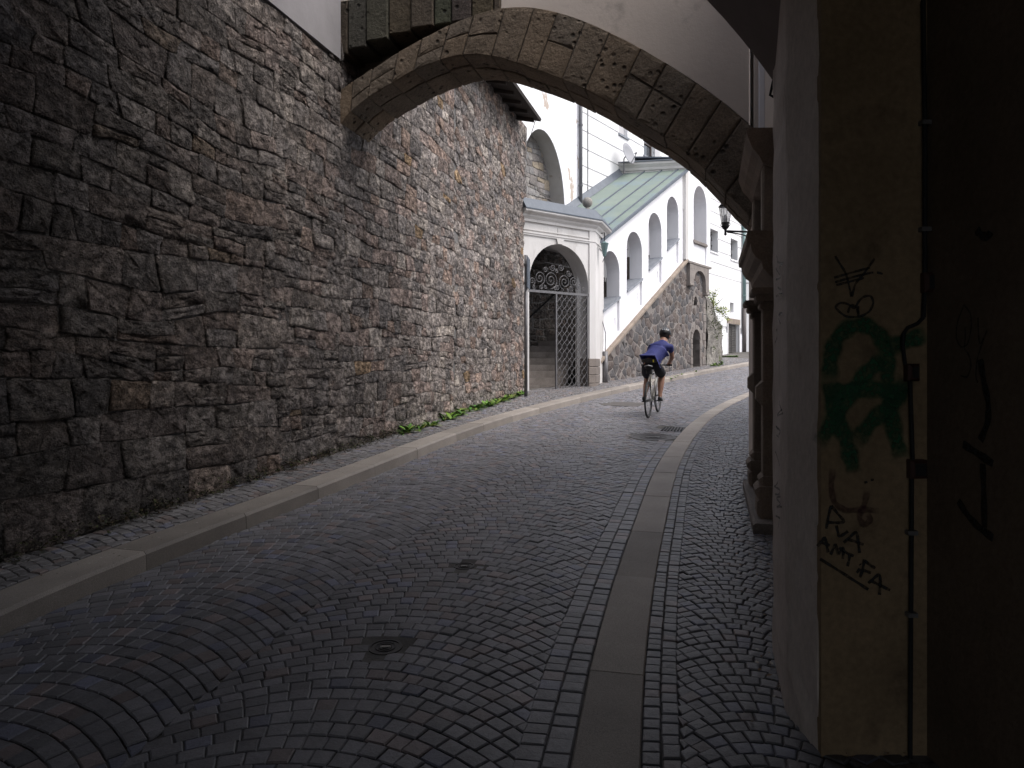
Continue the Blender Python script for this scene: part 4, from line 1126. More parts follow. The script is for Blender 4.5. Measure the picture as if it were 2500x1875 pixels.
for (la, ra, lb, rb, tb) in raking:
    b = MB(); plate(b, FT, [[(la - .01, cop(la) + .10), (ra + .01, cop(ra) + .10), (ra + .01, rb - .16), (la - .01, lb - .16)]], -.36, -.07); b.build('parapet_panel', M['white'], st)
    b = MB(); plate(b, FT, [[(la - .002, lb - .15), (ra + .002, rb - .15), (ra + .002, rb - .085), (la - .002, lb - .085)]], -.47, .045)
    b.build('slate_sill', M['slate'], st)
    m_ = .12; b = MB(); q0, q1 = la + m_, ra - m_
    o_ = [(q0, cop(q0) + .32), (q1, cop(q1) + .32), (q1, cop(q1) + .62), (q0, cop(q0) + .62)]
    i_ = [(q0 + .04, cop(q0) + .38), (q1 - .04, cop(q1 - .04) + .355), (q1 - .04, cop(q1) + .57), (q0 + .04, cop(q0) + .6)]
    plate(b, FT, [o_, i_[::-1]], -.069, -.05); b.build('panel_moulding', M['white'], st)
b = MB(); vs = []
for a in (-.4, A_END + .05):
    for c, dz in ((-.1, -.02), (.11, -.02), (.13, -.05), (.13, -.13), (.06, -.19), (-.1, -.19)): vs.append(FT(a, cop(a) + dz + .05, c))
b.add(vs, [(k, (k + 1) % 6, 6 + (k + 1) % 6, 6 + k) for k in range(6)] + [(0, 1, 2, 3, 4, 5), (11, 10, 9, 8, 7, 6)]); 
b = None
ncp = 9
for k in range(ncp):
    q0 = -.4 + (A_END + .42) * k / ncp + .004; q1 = -.4 + (A_END + .42) * (k + 1) / ncp - .004
    b = MB(); vs = []
    for a in (q0, q1):
        for c, dz in ((-.1, -.02), (.10, -.02), (.13, -.05), (.13, -.12), (.06, -.19), (-.1, -.19)): vs.append(FT(a, cop(a) + dz + .04, c))
    b.add(vs, [(j, (j + 1) % 6, 6 + (j + 1) % 6, 6 + j) for j in range(6)] + [(0, 1, 2, 3, 4, 5), (11, 10, 9, 8, 7, 6)])
    b.build('coping_stone', M['coping'], st)
# roof: copper sheet with standing seams
DEP = 1.9; RISE = .47
roof = MB()
def RP(a, c, dz=0.0): return FT(a, eav(a) + .05 + (-c) / DEP * RISE + dz, c)
ra0, ra1 = -.75, 5.66
roof.add([RP(ra0, .12), RP(ra1, .12), RP(ra1, -DEP), RP(ra0, -DEP), RP(ra0, .12, -.07), RP(ra1, .12, -.07), RP(ra1, -DEP, -.07), RP(ra0, -DEP, -.07)],
         [(0, 1, 2, 3), (7, 6, 5, 4), (0, 4, 5, 1), (1, 5, 6, 2), (2, 6, 7, 3), (3, 7, 4, 0)])
rf = roof.build('copper_roof', M['copper'], st)
for c in (-.13, -.62, -1.15):
    b = MB(); b.add([RP(a, c + dc, dz) for a in (ra0, ra1) for dc, dz in ((-.014, .0), (.014, .0), (.010, .04), (-.010, .04))], [(k, (k + 1) % 4, 4 + (k + 1) % 4, 4 + k) for k in range(4)] + [(0, 1, 2, 3), (7, 6, 5, 4)])
    b.build('standing_seam', M['lead'], rf)
b = MB(); b.add([RP(a, c, dz) for a in (ra0, ra1) for c, dz in ((.12, .012), (.155, .0), (.155, -.09), (.125, -.09))], [(k, (k + 1) % 4, 4 + (k + 1) % 4, 4 + k) for k in range(4)] + [(0, 1, 2, 3), (7, 6, 5, 4)])
b.build('eaves_edge', M['lead'], rf)
b = MB(); b.add([RP(a, c, dz) for a in (ra0, 4.5) for c, dz in ((-DEP + .16, .012), (-DEP + .03, .2), (-DEP + .0, .2), (-DEP + .0, .0))], [(k, (k + 1) % 4, 4 + (k + 1) % 4, 4 + k) for k in range(4)] + [(0, 1, 2, 3), (7, 6, 5, 4)])
b.build('wall_flashing', M['lead'], rf)
b = MB(); plate(b, FT, [[(-.45, eav(-.45) - .14), (A_END, eav(A_END) - .14), (A_END, eav(A_END) - .075), (-.45, eav(-.45) - .075)]], .001, .03); b.build('eaves_moulding', M['white'], st)
b = MB(); plate(b, FT, [[(-.45, eav(-.45) - .02), (A_END, eav(A_END) - .02), (A_END, eav(A_END) + .0), (-.45, eav(-.45) + .0)]], -.43, .06); b.build('eaves_board', M['white'], st)
# tower at the head of the stairs
TA0, TA1 = 5.72, 7.86
tower_top = 8.62
ta, tb_ = FT.px(1686.5, 500)[0], FT.px(1718.5, 500)[0]
b0_ = FT.px(1686.5, 586)[1]; apx = FT.px(1702, 455)[1]
zob = FT.px(1700, 645)[1]
b = MB(); r2 = (tb_ - ta) / 2
plate(b, FT, [[(TA0, zob), (TA1, zob), (TA1, tower_top), (TA0, tower_top)], arch_loop(ta, tb_, b0_ - .75, b0_ - .75, apx - r2 * 1.1, 20, r2 * 1.1)[::-1]], -.4, .10); b.build('tower_wall', M['white'], st)
b = MB(); box(b, FT, ta - .01, tb_ + .01, b0_ - .75, b0_ - .1, -.3, .04); b.build('parapet_panel', M['white'], st)
b = MB(); box(b, FT, ta - .03, tb_ + .03, b0_ - .09, b0_, -.35, .135); b.build('sill', M['pale_stone'], st)
b = MB(); box(b, FT, TA0 - .17, TA0 + .09, zob + .02, tower_top - .01, -.42, .105); b.build('corner_pilaster', M['gate_plaster'], st)
b = MB(); box(b, FT, TA0 - .03, TA1 + .02, zob - .07, zob + .0, -.3, .15); b.build('string_course', M['pale_stone'], st)
# wall across the top of the roof, facing down the street
P0 = FT(TA0 - .16, 0, .09); P1 = FT(TA0 - 1.12, 0, -DEP)
FX = Fr(P0, P1 - P0, (0, -1, 0)); FX.n = Vector((-(P1 - P0).y, (P1 - P0).x, 0)).normalized()
if FX.n.y > 0: FX.n = -FX.n
XW = (P1 - P0).length
b = MB(); box(b, FX, .0, XW, 6.9, tower_top, -.4, 0); b.build('tower_wall', M['coping'] if False else M['gate_plaster'], st)
def xs(name, z, prof, ma):
    b = MB(); n = len(prof); vs = []
    for a in (-.15, XW + .1):
        for c, dz in prof: vs.append(FX(a, z + dz, c))
    b.add(vs, [(k, (k + 1) % n, n + (k + 1) % n, n + k) for k in range(n)] + [tuple(range(n)), tuple(n + k for k in range(n))[::-1]]); b.build(name, ma, st)
xs('cornice', tower_top - .32, [(.003, 0), (.04, .02), (.06, .1), (.12, .18), (.14, .2), (.14, .28), (.003, .3)], M['gate_plaster'])
xs('tower_roof', tower_top - .018, [(-1.5, .3), (.0, .06), (.17, .0), (.17, -.03), (-1.5, -.03)], M['lead'])
b = MB(); vs = [FT(TA0 - .2, tower_top + .0, .2), FT(TA1, tower_top, .2), FT(TA1, tower_top + .4, -1.9), FT(TA0 - .2, tower_top + .4, -1.9)]
vs += [v + Vector((0, 0, .05)) for v in vs]; b.add(vs, [(0, 1, 2, 3), (7, 6, 5, 4), (0, 4, 5, 1), (1, 5, 6, 2), (2, 6, 7, 3), (3, 7, 4, 0)]); b.build('tower_roof', M['lead'], st)
# inner walls: back wall of the stair hall, steps, ceiling
b = MB(); box(b, FT, 5.66, 7.8, 3, 8.5, -DEP - .0, -DEP + .12); b.build('hall_wall', M['white'], st)
NST = 26
for k in range(NST):
    tt = min(1, k / 9); a = -2.05 + .295 * k; zt = gate_z + .02 + .172 * (k + 1)
    # risers swing from the gate line to square across the stair
    l0 = FG(-1.6, 0, -.62 - .05 * k); 
    dirg = FG.u; dirs = SN
    d_ = (dirg * (1 - tt) + dirs * tt).normalized()
    cpt_ = FG(1.0, 0, -.65) + SU * (.29 * k)
    ctr = cpt_ if True else None
    pl_ = ctr - d_ * 1.9; pr_ = ctr + d_ * (1.5 if k > 5 else 1.1)
    # keep within the hall: clip the right end at the arcade wall's inner face
    def clipT(p, q):
        c0, c1 = (p - S0).dot(SN), (q - S0).dot(SN); lim = -.43
        if c1 > lim: q = p + (q - p) * ((lim - c0) / (c1 - c0))
        lim = -DEP - 1.2
        if c0 < lim: p = p + (q - p) * ((lim - c0) / ((q - S0).dot(SN) - c0))
        return p, q
    pl_, pr_ = clipT(pl_, pr_)
    fwd = SU * .36
    b = MB(); vs = [pl_, pr_, pr_ + fwd, pl_ + fwd]
    vs = [Vector((v.x, v.y, zt - .25)) for v in vs] + [Vector((v.x, v.y, zt)) for v in vs]
    b.add(vs, [(0, 1, 2, 3), (4, 7, 6, 5), (0, 4, 5, 1), (1, 5, 6, 2), (2, 6, 7, 3), (3, 7, 4, 0)]); b.build('stair_step', M['step'], st)
b = MB(); q = FT.px; 
tube(b, [FT(-2.4, 2.15, -DEP + .1), FT(3.5, 2.15 + .58 * 5.9, -DEP + .1)], .022, 8); b.build('handrail', M['black_iron'], st, smooth=True)

# the old white wall behind: peeling plaster with a big niche, stone behind it
B0 = Vector((1.04, 20.5, 0)); FB = Fr(B0, SU, SN)
ow = empty('old_white_wall', FB(.5, 2), 'old white wall with peeling plaster and a tall arched niche above the gatehouse', 'wall')
OEND = FB.px(1413, 500)[0]
nl, nr = FB.px(1265, 480)[0], FB.px(1379, 490)[0]; nt_ = FB.px(1305, 307)[1]; nsp = FB.px(1300, 470)[1]
nr2 = (nr - nl) / 2
nich = [(nl, 4.9), (nr, 4.9)] + [((nl + nr) / 2 + nr2 * math.cos(t), nsp - .3 + (nt_ - nsp + .3) * math.sin(t)) for t in np.linspace(0, math.pi, 26)]
b = MB(); plate(b, FB, [rect(-3.2, OEND, 4.6, 13.2), nich[::-1]], -.55, 0); b.build('plaster', M['peeling'], ow)
b = MB(); box(b, FB, -5, OEND, .5, 4.6, -.6, -.0); b.build('lower_wall', M['mortar'], ow)
b = MB(); vs = []
for a_, z_ in nich[1:] + nich[:1]:
    ca = (nl + nr) / 2; k_ = .994
    for c in (-.012, -.54): vs.append(FB(ca + (a_ - ca) * k_, 4.9 + (z_ - 4.9) * .997, c))
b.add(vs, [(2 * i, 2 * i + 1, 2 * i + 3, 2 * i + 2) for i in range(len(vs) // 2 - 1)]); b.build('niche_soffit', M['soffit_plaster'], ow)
NB = Fr(FB(0, 0, -.5), SU, SN)
g = random.Random(31)
vp = [(g.uniform(-2.6, 1.6), 0) for _ in range(0)]
k = 0
for iz in range(22):
    for ix in range(20): vp.append((-3.4 + ix * .30 + (iz % 2) * .15 + g.uniform(-.09, .09), 4.6 + iz * .19 + g.uniform(-.05, .05)))
cells = [c for c in voronoi(vp, None, .7) if len(c) > 3 and nl - .4 < sum(p[0] for p in c) / len(c) < nr + .3 and sum(p[1] for p in c) / len(c) < nt_ + .1]
def pale_tint(g, p, fr):
    k = g.uniform(.75, 1.2); c = g.choice([(.30, .28, .26), (.26, .25, .245), (.33, .28, .22), (.24, .22, .21)]); return tuple(x * k for x in c)
b = MB(); box(b, NB, nl - .5, nr + .5, 4.6, nt_ + .4, -.3, -.02); b.build('niche_back', M['pale_mortar'], ow)
ncl = [c for c in coursed(nl - .5, nr + .4, 4.5, nt_ + .2, (.13, .26), (.9, 2.2), 77, .05)]
masonry(NB, ncl, ow, M['polygon_stone'], pale_tint, 41, 'niche_stone', 'niche_stones', 90, .007, (-.004, .008), inset=.012, rough=.009)
b = MB(); plate(b, FB, [[(-.7, 4.61), (OEND - .02, 4.61), (OEND - .02, 6.55), (-.7, 5.25)]], .004, .03); b.build('stair_lining', M['mortar'], ow)
FB2 = Fr(FB(0, 0, .03), SU, SN)
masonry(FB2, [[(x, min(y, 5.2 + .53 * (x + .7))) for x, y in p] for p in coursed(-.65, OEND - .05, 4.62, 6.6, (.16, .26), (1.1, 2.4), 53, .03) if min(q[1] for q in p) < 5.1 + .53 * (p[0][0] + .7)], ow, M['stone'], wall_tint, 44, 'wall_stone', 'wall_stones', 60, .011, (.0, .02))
low = coursed(-4.2, 3.5, .9, 4.6, (.16, .28), (1.1, 2.4), 51, .04)
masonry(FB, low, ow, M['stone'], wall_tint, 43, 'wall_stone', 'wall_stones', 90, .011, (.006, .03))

# ---------------------------------------------------------------- rubble base under the stairs
base = empty('stair_base_wall', FT(3, Gf(22)), 'pinkish rubble wall with pale mortar joints under the covered stairs', 'retaining wall')
BE = FT.px(1722, 800)[0]
topf = lambda a: cop(a) - .14 if a < 5.6 else zob - .06
da0, da1 = FT.px(1690, 900)[0], FT.px(1708, 900)[0]; dtop = FT.px(1699, 804)[1]; dbot = Gf(24.5) - .1
sa0, sa1 = FT.px(1692.5, 735)[0], FT.px(1701, 735)[0]; stop_, sbot = FT.px(1697, 724)[1], FT.px(1697, 746)[1]
outl = [(-.6, .6), (BE, .6), (BE, topf(BE)), (5.6, topf(5.7)), (5.6, topf(5.59)), (-.6, topf(-.6))]
dr = (da1 - da0) / 2; door_l = arch_loop(da0, da1, dbot, dbot, dtop - dr, 14); slit = arch_loop(sa0, sa1, sbot, sbot, stop_ - (sa1 - sa0) / 2, 10)
b = MB(); plate(b, FT, [outl, door_l[::-1], slit[::-1]], -.5, 0); b.build('pale_mortar_bed', M['pale_mortar'], base)
g = random.Random(61); vp = []
for _ in range(60000):
    q = (g.uniform(-.9, BE + .6), g.uniform(.5, 6.6)); md = .17 + .12 * (.5 + .5 * mnoise.noise(Vector((q[0] * 1.1, q[1] * 1.1, 5))))
    if q[1] > topf(max(-.5, min(BE, q[0]))) + .3: continue
    if all((q[0] - p[0]) ** 2 + ((q[1] - p[1]) * 1.12) ** 2 > md * md for p in vp): vp.append(q)
    if len(vp) > 620: break
def okc(c):
    ca = sum(p[0] for p in c) / len(c); cb = sum(p[1] for p in c) / len(c)
    if not (-.4 < ca < BE - .12) or cb > topf(ca) - .1: return False
    if cb < Gf(19.4 + ca * .8) - .25: return False
    if da0 - .17 < ca < da1 + .17 and cb < dtop + .17: return False
    if sa0 - .14 < ca < sa1 + .14 and sbot - .1 < cb < stop_ + .14: return False
    return True
cells = [[(max(-.58, min(BE - .02, x)), min(y, topf(x) - .02)) for x, y in c] for c in voronoi(vp, None, .92) if len(c) > 3 and okc(c)]
def pink_tint(g, p, fr):
    k = g.uniform(.78, 1.2); c = g.choice([(.125, .108, .104), (.114, .108, .108), (.132, .110, .10), (.105, .10, .102)]); return tuple(x * k for x in c)
masonry(FT, cells, base, M['polygon_stone'], pink_tint, 62, 'rubble_stone', 'rubble_stones', 300, .009, (.001, .009), inset=.009, rough=.007, cut=.07)
# quoins round the little door and the slit
def surround(a0, a1, zb, spring, top, w_, nm):
    c = (a0 + a1) / 2; r_ = (a1 - a0) / 2; k = 0; z = zb
    while z < spring - .02:
        h = min(g.uniform(.16, .3), spring - z)
        for s_ in (-1, 1):
            e0, e1 = (a0 - w_ * g.uniform(.7, 1.2), a0) if s_ < 0 else (a1, a1 + w_ * g.uniform(.7, 1.2))
            b = MB(); box(b, FT, e0, e1, z + .006, z + h - .006, -.32, .02 + g.uniform(0, .012), bev=.012); b.build(nm, M['pale_stone'], base)
        z += h
    n = 7
    for k in range(n):
        t0, t1 = math.pi * k / n + .02, math.pi * (k + 1) / n - .02; pts = []
        for t in (t0, (t0 + t1) / 2, t1): pts.append((c + r_ * math.cos(t), spring + r_ * math.sin(t)))
        for t in (t1, t0): pts.append((c + (r_ + w_) * math.cos(t), spring + (r_ + w_) * math.sin(t)))
        b = MB(); plate(b, FT, [pts], -.32, .022 + g.uniform(0, .012)); b.build(nm, M['pale_stone'], base)
surround(da0, da1, Gf(24.3), dtop - dr, dtop, .16, 'door_surround_stone')
surround(sa0, sa1, sbot, stop_ - (sa1 - sa0) / 2, stop_, .11, 'slit_surround_stone')
b = MB(); box(b, FT, da0 - .1, da1 + .1, dbot, dtop + .1, -.56, -.52); b.build('niche_back', M['plinth'], base)
# sandstone corbel block under the tower
b = MB(); ca, cb = FT.px(1676, 690)[0], BE + .02
zc1 = zob - .075; zc0 = FT.px(1700, 690)[1]
pts = [(ca, zc0 - .1), (ca + .32, zc0 - .1), (ca + .34, zc0 + .05)] + [((ca + cb) / 2 + .05 + (cb - ca - .75) / 2 * math.cos(t), zc0 + .08 + .33 * math.sin(t)) for t in np.linspace(math.pi, 0, 14)] + [(cb - .28, zc0 - .3), (cb, zc0 - .3), (cb, zc1), (ca, zc1)]
plate(b, FT, [pts], -.02, .13); b.build('corbel_block', M['pale_stone'], base)
for q0, q1, zz in ((ca - .03, ca + .34, zc0 - .19), (cb - .3, cb + .03, zc0 - .4)):
    b = MB(); box(b, FT, q0, q1, zz, zz + .088, -.02, .16, bev=.02); b.build('corbel_foot', M['pale_stone'], base)
# corner piers of pale stone at the right end
z = Gf(25.2) - .1
while z < zc0 - .5:
    h = g.uniform(.24, .42); b = MB(); box(b, FT, BE - g.uniform(.16, .34), BE + .012, z + .006, z + h - .006, -.4, .018 + g.uniform(0, .015), bev=.015); b.build('corner_stone', M['pale_stone'], base); z += h

# ---------------------------------------------------------------- rough rock buttress with ivy
rk0 = FT(BE + .03, 0, -.05); rk1 = Vector((8.55, 28.6, 0)); rk2 = Vector((7.4, 29.6, 0))
rock = empty('rock_buttress', (7.8, 27, Gf(27)), 'rough grey rock wall with moss patches at the end of the rubble wall', 'rock wall')
nu, nv = 46, 34; vs = []
FKn = Vector(((rk1 - rk0).y, -(rk1 - rk0).x, 0)).normalized()
def rk_top(t): 
    px = 1722 + 35 * t; py = 705 + 95 * t ** 1.3; p = rk0.lerp(rk1, t); return EYE + (HY - py) / FP * p.y
for j in range(nv + 1):
    for i in range(nu + 1):
        t = i / nu
        p = rk0.lerp(rk1, min(1, t / .85)) if t < .85 else rk1.lerp(rk2, (t - .85) / .15)
        zt = rk_top(min(1, t / .85)); z0 = Gf(p.y) - .3; z = z0 + (zt - z0) * j / nv
        dsp = .16 * mnoise.fractal(Vector((p.x * 1.1, p.y * 1.1, z * .9)), 1.0, 2.0, 4) + .25 * (1 - j / nv) * .5
        vs.append((p.x + FKn.x * dsp, p.y + FKn.y * dsp, z))
for i in range(nu + 1):
    v = vs[nv * (nu + 1) + i]; vs.append((v[0] - 1.2, v[1] + .8, v[2] + .1))
b = MB(); b.add(vs, [(j * (nu + 1) + i, j * (nu + 1) + i + 1, (j + 1) * (nu + 1) + i + 1, (j + 1) * (nu + 1) + i) for j in range(nv + 1) for i in range(nu)])
b.build('rock_face', M['rock'], rock, smooth=False)

def leaf_cluster(mb, c, rad, n, size, g, cols, flat=.6, up=0.0):
    for _ in range(n):
        p = Vector(c) + Vector((g.gauss(0, 1) * rad[0], g.gauss(0, 1) * rad[1], g.gauss(0, 1) * rad[2])) * .6
        d = Vector((g.uniform(-1, 1), g.uniform(-1, 1), g.uniform(-flat, flat) + up)).normalized(); s_ = size * g.uniform(.6, 1.3)
        u = d.cross(Vector((g.uniform(-.3, .3), g.uniform(-.3, .3), 1))).normalized()
        col = g.choice(cols); k = g.uniform(.7, 1.25); col = tuple(x * k for x in col)
        mb.add([p, p + d * s_ * .5 + u * s_ * .28, p + d * s_, p + d * s_ * .5 - u * s_ * .28], [(0, 1, 2, 3)], col)
g = random.Random(71)
IVY = [(.06, .085, .02), (.085, .11, .025), (.045, .06, .018)]
for (px, py, rr, n) in ((1727, 758, .12, 90), (1728, 785, .14, 120), (1743, 805, .2, 200), (1740, 780, .12, 70), (1731, 850, .08, 50), (1735, 822, .07, 40)):
    t = min(1, (px - 1722) / 35); p = rk0.lerp(rk1, t); z = EYE + (HY - py) / FP * p.y
    b = MB(); leaf_cluster(b, p + FKn * .2 + Vector((0, 0, z)), (rr, rr, rr * 1.6), n, .07, g, IVY); b.build('ivy', M['leaf'], rock, kind='stuff', fix=False)

# ---------------------------------------------------------------- the long white facade behind
fac = empty('white_facade', FB(8, Gf(28)), 'tall bright white building with horizontal grooves and barred windows behind the stairs', 'building')
F0 = OEND + .02; FEND = FB.px(1812, 700)[0]; FTOP = 13.2
wins = []        # (a0,a1,z0,z1,kind)
def wpx(l, r_2, t, bt, yref=None):
    a0, z0 = FB.px(l, bt); a1, _ = FB.px(r_2, bt); return a0, a1
aw0, aw1 = wpx(1511, 1532, 300, 325); zw = FB.px(1512, 326)[1]
wins.append((aw0, aw1, zw, zw + 1.5, 'shut'))
aw0, aw1 = wpx(1572, 1596, 340, 378); wins.append((aw0, aw1, FB.px(1573, 379)[1], FB.px(1573, 379)[1] + 1.5, 'glass'))
for l, r_2, bt, tp in ((1734, 1753, 612, 557), (1784, 1801, 632, 581)):
    a0_, z0_ = FB.px(l, bt); a1_ = FB.px(r_2, bt)[0]; wins.append((a0_, a1_, z0_, FB.px(l, tp)[1], 'bars'))
a0_, z0_ = FB.px(1782, 762); wins.append((a0_, FB.px(1791, 762)[0], z0_, FB.px(1782, 738)[1], 'small'))
dA0, dA1 = FB.px(1776.5, 870)[0], FB.px(1803, 870)[0]; dZ0 = Gf(33.5) - .3; dZ1 = FB.px(1777, 790)[1]
wins.append((dA0, dA1, dZ0, dZ1, 'door'))
b = MB(); plate(b, FB, [rect(F0, FEND, 1.2, FTOP)] + [rect(*w_[:4])[::-1] for w_ in wins], -.45, -.036); b.build('wall', M['white_clean'], fac)
# rusticated bands standing proud of the joints
zs = [5.66 + .567 * k for k in range(-8, 14)]
for k, z in enumerate(zs):
    z1 = z + .567
    if z < 2.9: continue
    lo, hi = z + .021, z1 - .021
    if z1 <= 5.7: lo, hi = z, z1 + (0 if z1 < 5.5 else -.012)
    cuts = sorted([(w_[0], w_[1]) for w_ in wins if w_[2] < hi and w_[3] > lo])
    x = F0; segs = []
    for c0, c1 in cuts:
        segs.append((x, c0)); x = c1
    segs.append((x, FEND))
    b = MB()
    for s0_, s1_ in segs:
        if s1_ - s0_ > .02: box(b, FB, s0_, s1_, lo, hi, -.035, 0.0)
    for w_ in wins:        # filling beside windows that only partly cut the course
        if w_[2] < hi and w_[3] > lo:
            if w_[2] > lo: box(b, FB, w_[0], w_[1], lo, w_[2], -.035, 0.0)
            if w_[3] < hi: box(b, FB, w_[0], w_[1], w_[3], hi, -.035, 0.0)
    b.build('plaster_course', M['white_clean'], fac)
b = MB()
box(b, FB, F0, dA0 - .1, 1.4, FB.px(1770, 812)[1], -.02, .035); box(b, FB, dA1 + .1, FEND, 1.4, FB.px(1770, 812)[1], -.02, .035); b.build('plinth_course', M['white'], fac)
for (x0_, x1_, z0_, z1_, kd) in wins:
    if kd == 'shut':
        b = MB(); box(b, FB, x0_, x1_, z0_, z1_, -.16, -.12); wdw = b.build('window', M['shutter'], fac)
        b = MB(); box(b, FB, x0_ - .05, x1_ + .05, z0_ - .07, z0_, -.2, .05); b.build('sill', M['slate'], wdw)
    elif kd == 'glass':
        b = MB()
        for q in ((x0_, x0_ + .07, z0_, z1_), (x1_ - .07, x1_, z0_, z1_), (x0_ + .071, x1_ - .071, z0_, z0_ + .07), (x0_ + .071, x1_ - .071, z0_ + .5, z0_ + .54)): box(b, FB, *q, -.16, -.09)
        wdw = b.build('window', M['frame_brown'], fac)
        b = MB(); box(b, FB, x0_ + .02, x1_ - .02, z0_ + .02, z1_, -.15, -.13); b.build('pane', M['glass'], wdw)
        b = MB(); box(b, FB, x1_ + .01, x1_ + .48, z0_, z1_, .003, .04); b.build('shutter', M['shutter'], wdw)
        b = MB(); box(b, FB, x0_ - .06, x1_ + .5, z0_ - .06, z0_ - .002, -.2, .06); b.build('sill', M['slate'], wdw)
    elif kd == 'bars':
        b = MB(); box(b, FB, x0_ - .02, x1_ + .02, z0_ - .02, z1_ + .02, -.44, -.36); wdw = b.build('window', M['glass'], fac)
        for k in range(4):
            a_ = x0_ + (x1_ - x0_) * (k + .5) / 4
            P = [FB(a_ + .035 * math.sin(i * 1.6 + k), z0_ + (z1_ - z0_) * i / 10, -.28) for i in range(11)]
            b = MB(); tube(b, P, .014, 5); b.build('window_bar', M['black_iron'], wdw)
        for k in range(4):
            zz = z0_ + (z1_ - z0_) * (k + .5) / 4; b = MB(); box(b, FB, x0_, x1_, zz - .012, zz + .012, -.30, -.27); b.build('window_bar', M['black_iron'], wdw)
        b = MB(); box(b, FB, x0_ - .06, x1_ + .06, z0_ - .07, z0_ - .0, -.3, .05); b.build('sill', M['white'], wdw)
    elif kd == 'small':
        b = MB(); box(b, FB, x0_ - .02, x1_ + .02, z0_ - .02, z1_ + .02, -.4, -.2); b.build('window', M['glass'], fac)
    else:
        for h0, h1 in ((x0_, (x0_ + x1_) / 2 - .012), ((x0_ + x1_) / 2 + .012, x1_)):
            b = MB(); box(b, FB, h0 + .01, h1 - .01, z0_, z1_, -.2, -.14); dl = b.build('door_leaf', M['door'], fac)
            zz = z0_ + .1
            while zz < z1_ - .12:
                b = MB(); box(b, FB, h0 + .05, h1 - .05, zz, zz + .07, -.139, -.10, bev=.015); b.build('door_slat', M['door'], dl); zz += .085
        b = MB(); box(b, FB, x0_ - .12, x1_ + .12, z1_ + .01, z1_ + .26, -.1, .05); b.build('door_lintel', M['coping'], fac)
        for q0, q1 in ((x0_ - .12, x0_ - .005), (x1_ + .005, x1_ + .12)):
            b = MB(); box(b, FB, q0, q1, z0_, z1_ + .009, -.1, .045); b.build('door_jamb', M['shutter'], fac)
# the house bends after the far downpipe
E0 = FB(FEND, 0, -.02); EU = Vector((1, .06, 0)).normalized(); FE = Fr(E0, EU, (EU.y, -EU.x, 0))
b = MB(); box(b, FE, .0, 26, 1.0, FTOP, -.5, 0); b.build('wall', M['white_clean'], fac)
for k, z in enumerate(zs):
    if z > 5.6:
        b = MB(); box(b, FE, .2, 26, z - .018, z + .018, .0005, .008); b.build('string_line', M['pipe_grey'], fac)

def downpipe(label, P, z0, z1, r_, ma, low=None, name='downpipe'):
    t = empty(name, (P.x, P.y, z0), label, 'downpipe', 'downpipes on the white walls')
    b = MB(); tube(b, [P + Vector((0, 0, (low or z0))), P + Vector((0, 0, z1))], r_, 12); b.build('pipe', ma, t, smooth=True)
    for z in np.arange(z0 + .6, z1, 1.9):
        b = MB(); lathe(b, P + Vector((0, 0, float(z))), [(r_ + .014, 0), (r_ + .014, .05)], 12); b.build('pipe_collar', ma, t)
    return t
P = FB(OEND - .03, 0, .09); downpipe('slim dark grey downpipe between the old wall and the grooved facade', P, 4.7, 13, .055, M['pipe_grey'])
P = FB(FEND - .05, 0, .12); zj = FB.px(1812, 752)[1]
t = downpipe('tall downpipe, green above and brown below, beside the grey door', P, zj, FB.px(1812, 560)[1], .085, M['pipe_green'])
b = MB(); tube(b, [P + Vector((0, 0, FB.px(1812, 560)[1])), P + Vector((-.2, .1, FB.px(1812, 560)[1] + .25)), P + FB.u * -.9 + Vector((0, 0, FB.px(1812, 560)[1] + 1.5)), P + FB.u * -1.9 + Vector((0, 0, 10.9))], .085, 12); b.build('bent_pipe', M['pipe_green'], t, smooth=True)
b = MB(); tube(b, [P + Vector((0, 0, 1.6)), P + Vector((0, 0, zj))], .10, 12); b.build('lower_pipe', M['pipe_brown'], t, smooth=True)
P = FT(-.12, 0, .1); zt_ = FT.px(1472, 858)[1]
t = empty('downpipe', (P.x, P.y, Gf(P.y)), 'short thick grey pipe stub at the foot of the staircase wall beside the gate plinth', 'downpipe', 'downpipes on the white walls')
b = MB(); tube(b, [P + Vector((0, 0, Gf(P.y))), P + Vector((0, 0, zt_))], .07, 12); b.build('pipe', M['iron'], t, smooth=True)
b = MB(); tube(b, [P + Vector((0, 0, zt_)), P + Vector((.0, 0, zt_ + .12)), P + Vector((.01, 0, zt_ + .5)), P + Vector((-.1, 0, zt_ + .9)), P + Vector((-.1, 0, zt_ + 1.9))], .012, 6); b.build('cable_run', M['iron'], t)
# thin lightning cable on the facade, wire from the eaves
t = empty('lightning_cable', FB(FB.px(1434, 300)[0], 7, .02), 'thin vertical cable on the grooved white facade', 'cable')
a_ = FB.px(1434, 300)[0]; b = MB(); tube(b, [FB(a_, 6.3, .02), FB(a_, 13, .02)], .012, 6); b.build('cable_run', M['pipe_grey'], t)
t = empty('eaves_wire', FB(-1, 8, .1), 'thin dark wire hanging from the eaves tip down to the niche', 'wire')
p0 = FW(16.1 * YA, TOP2 - .18, .44); p1 = FB(nl + .25, nt_ - .9, .02); b = MB(); tube(b, [p0, p0.lerp(p1, .5) + Vector((0, 0, -.06)), p1], .008, 5); b.build('cable_run', M['black_iron'], t)

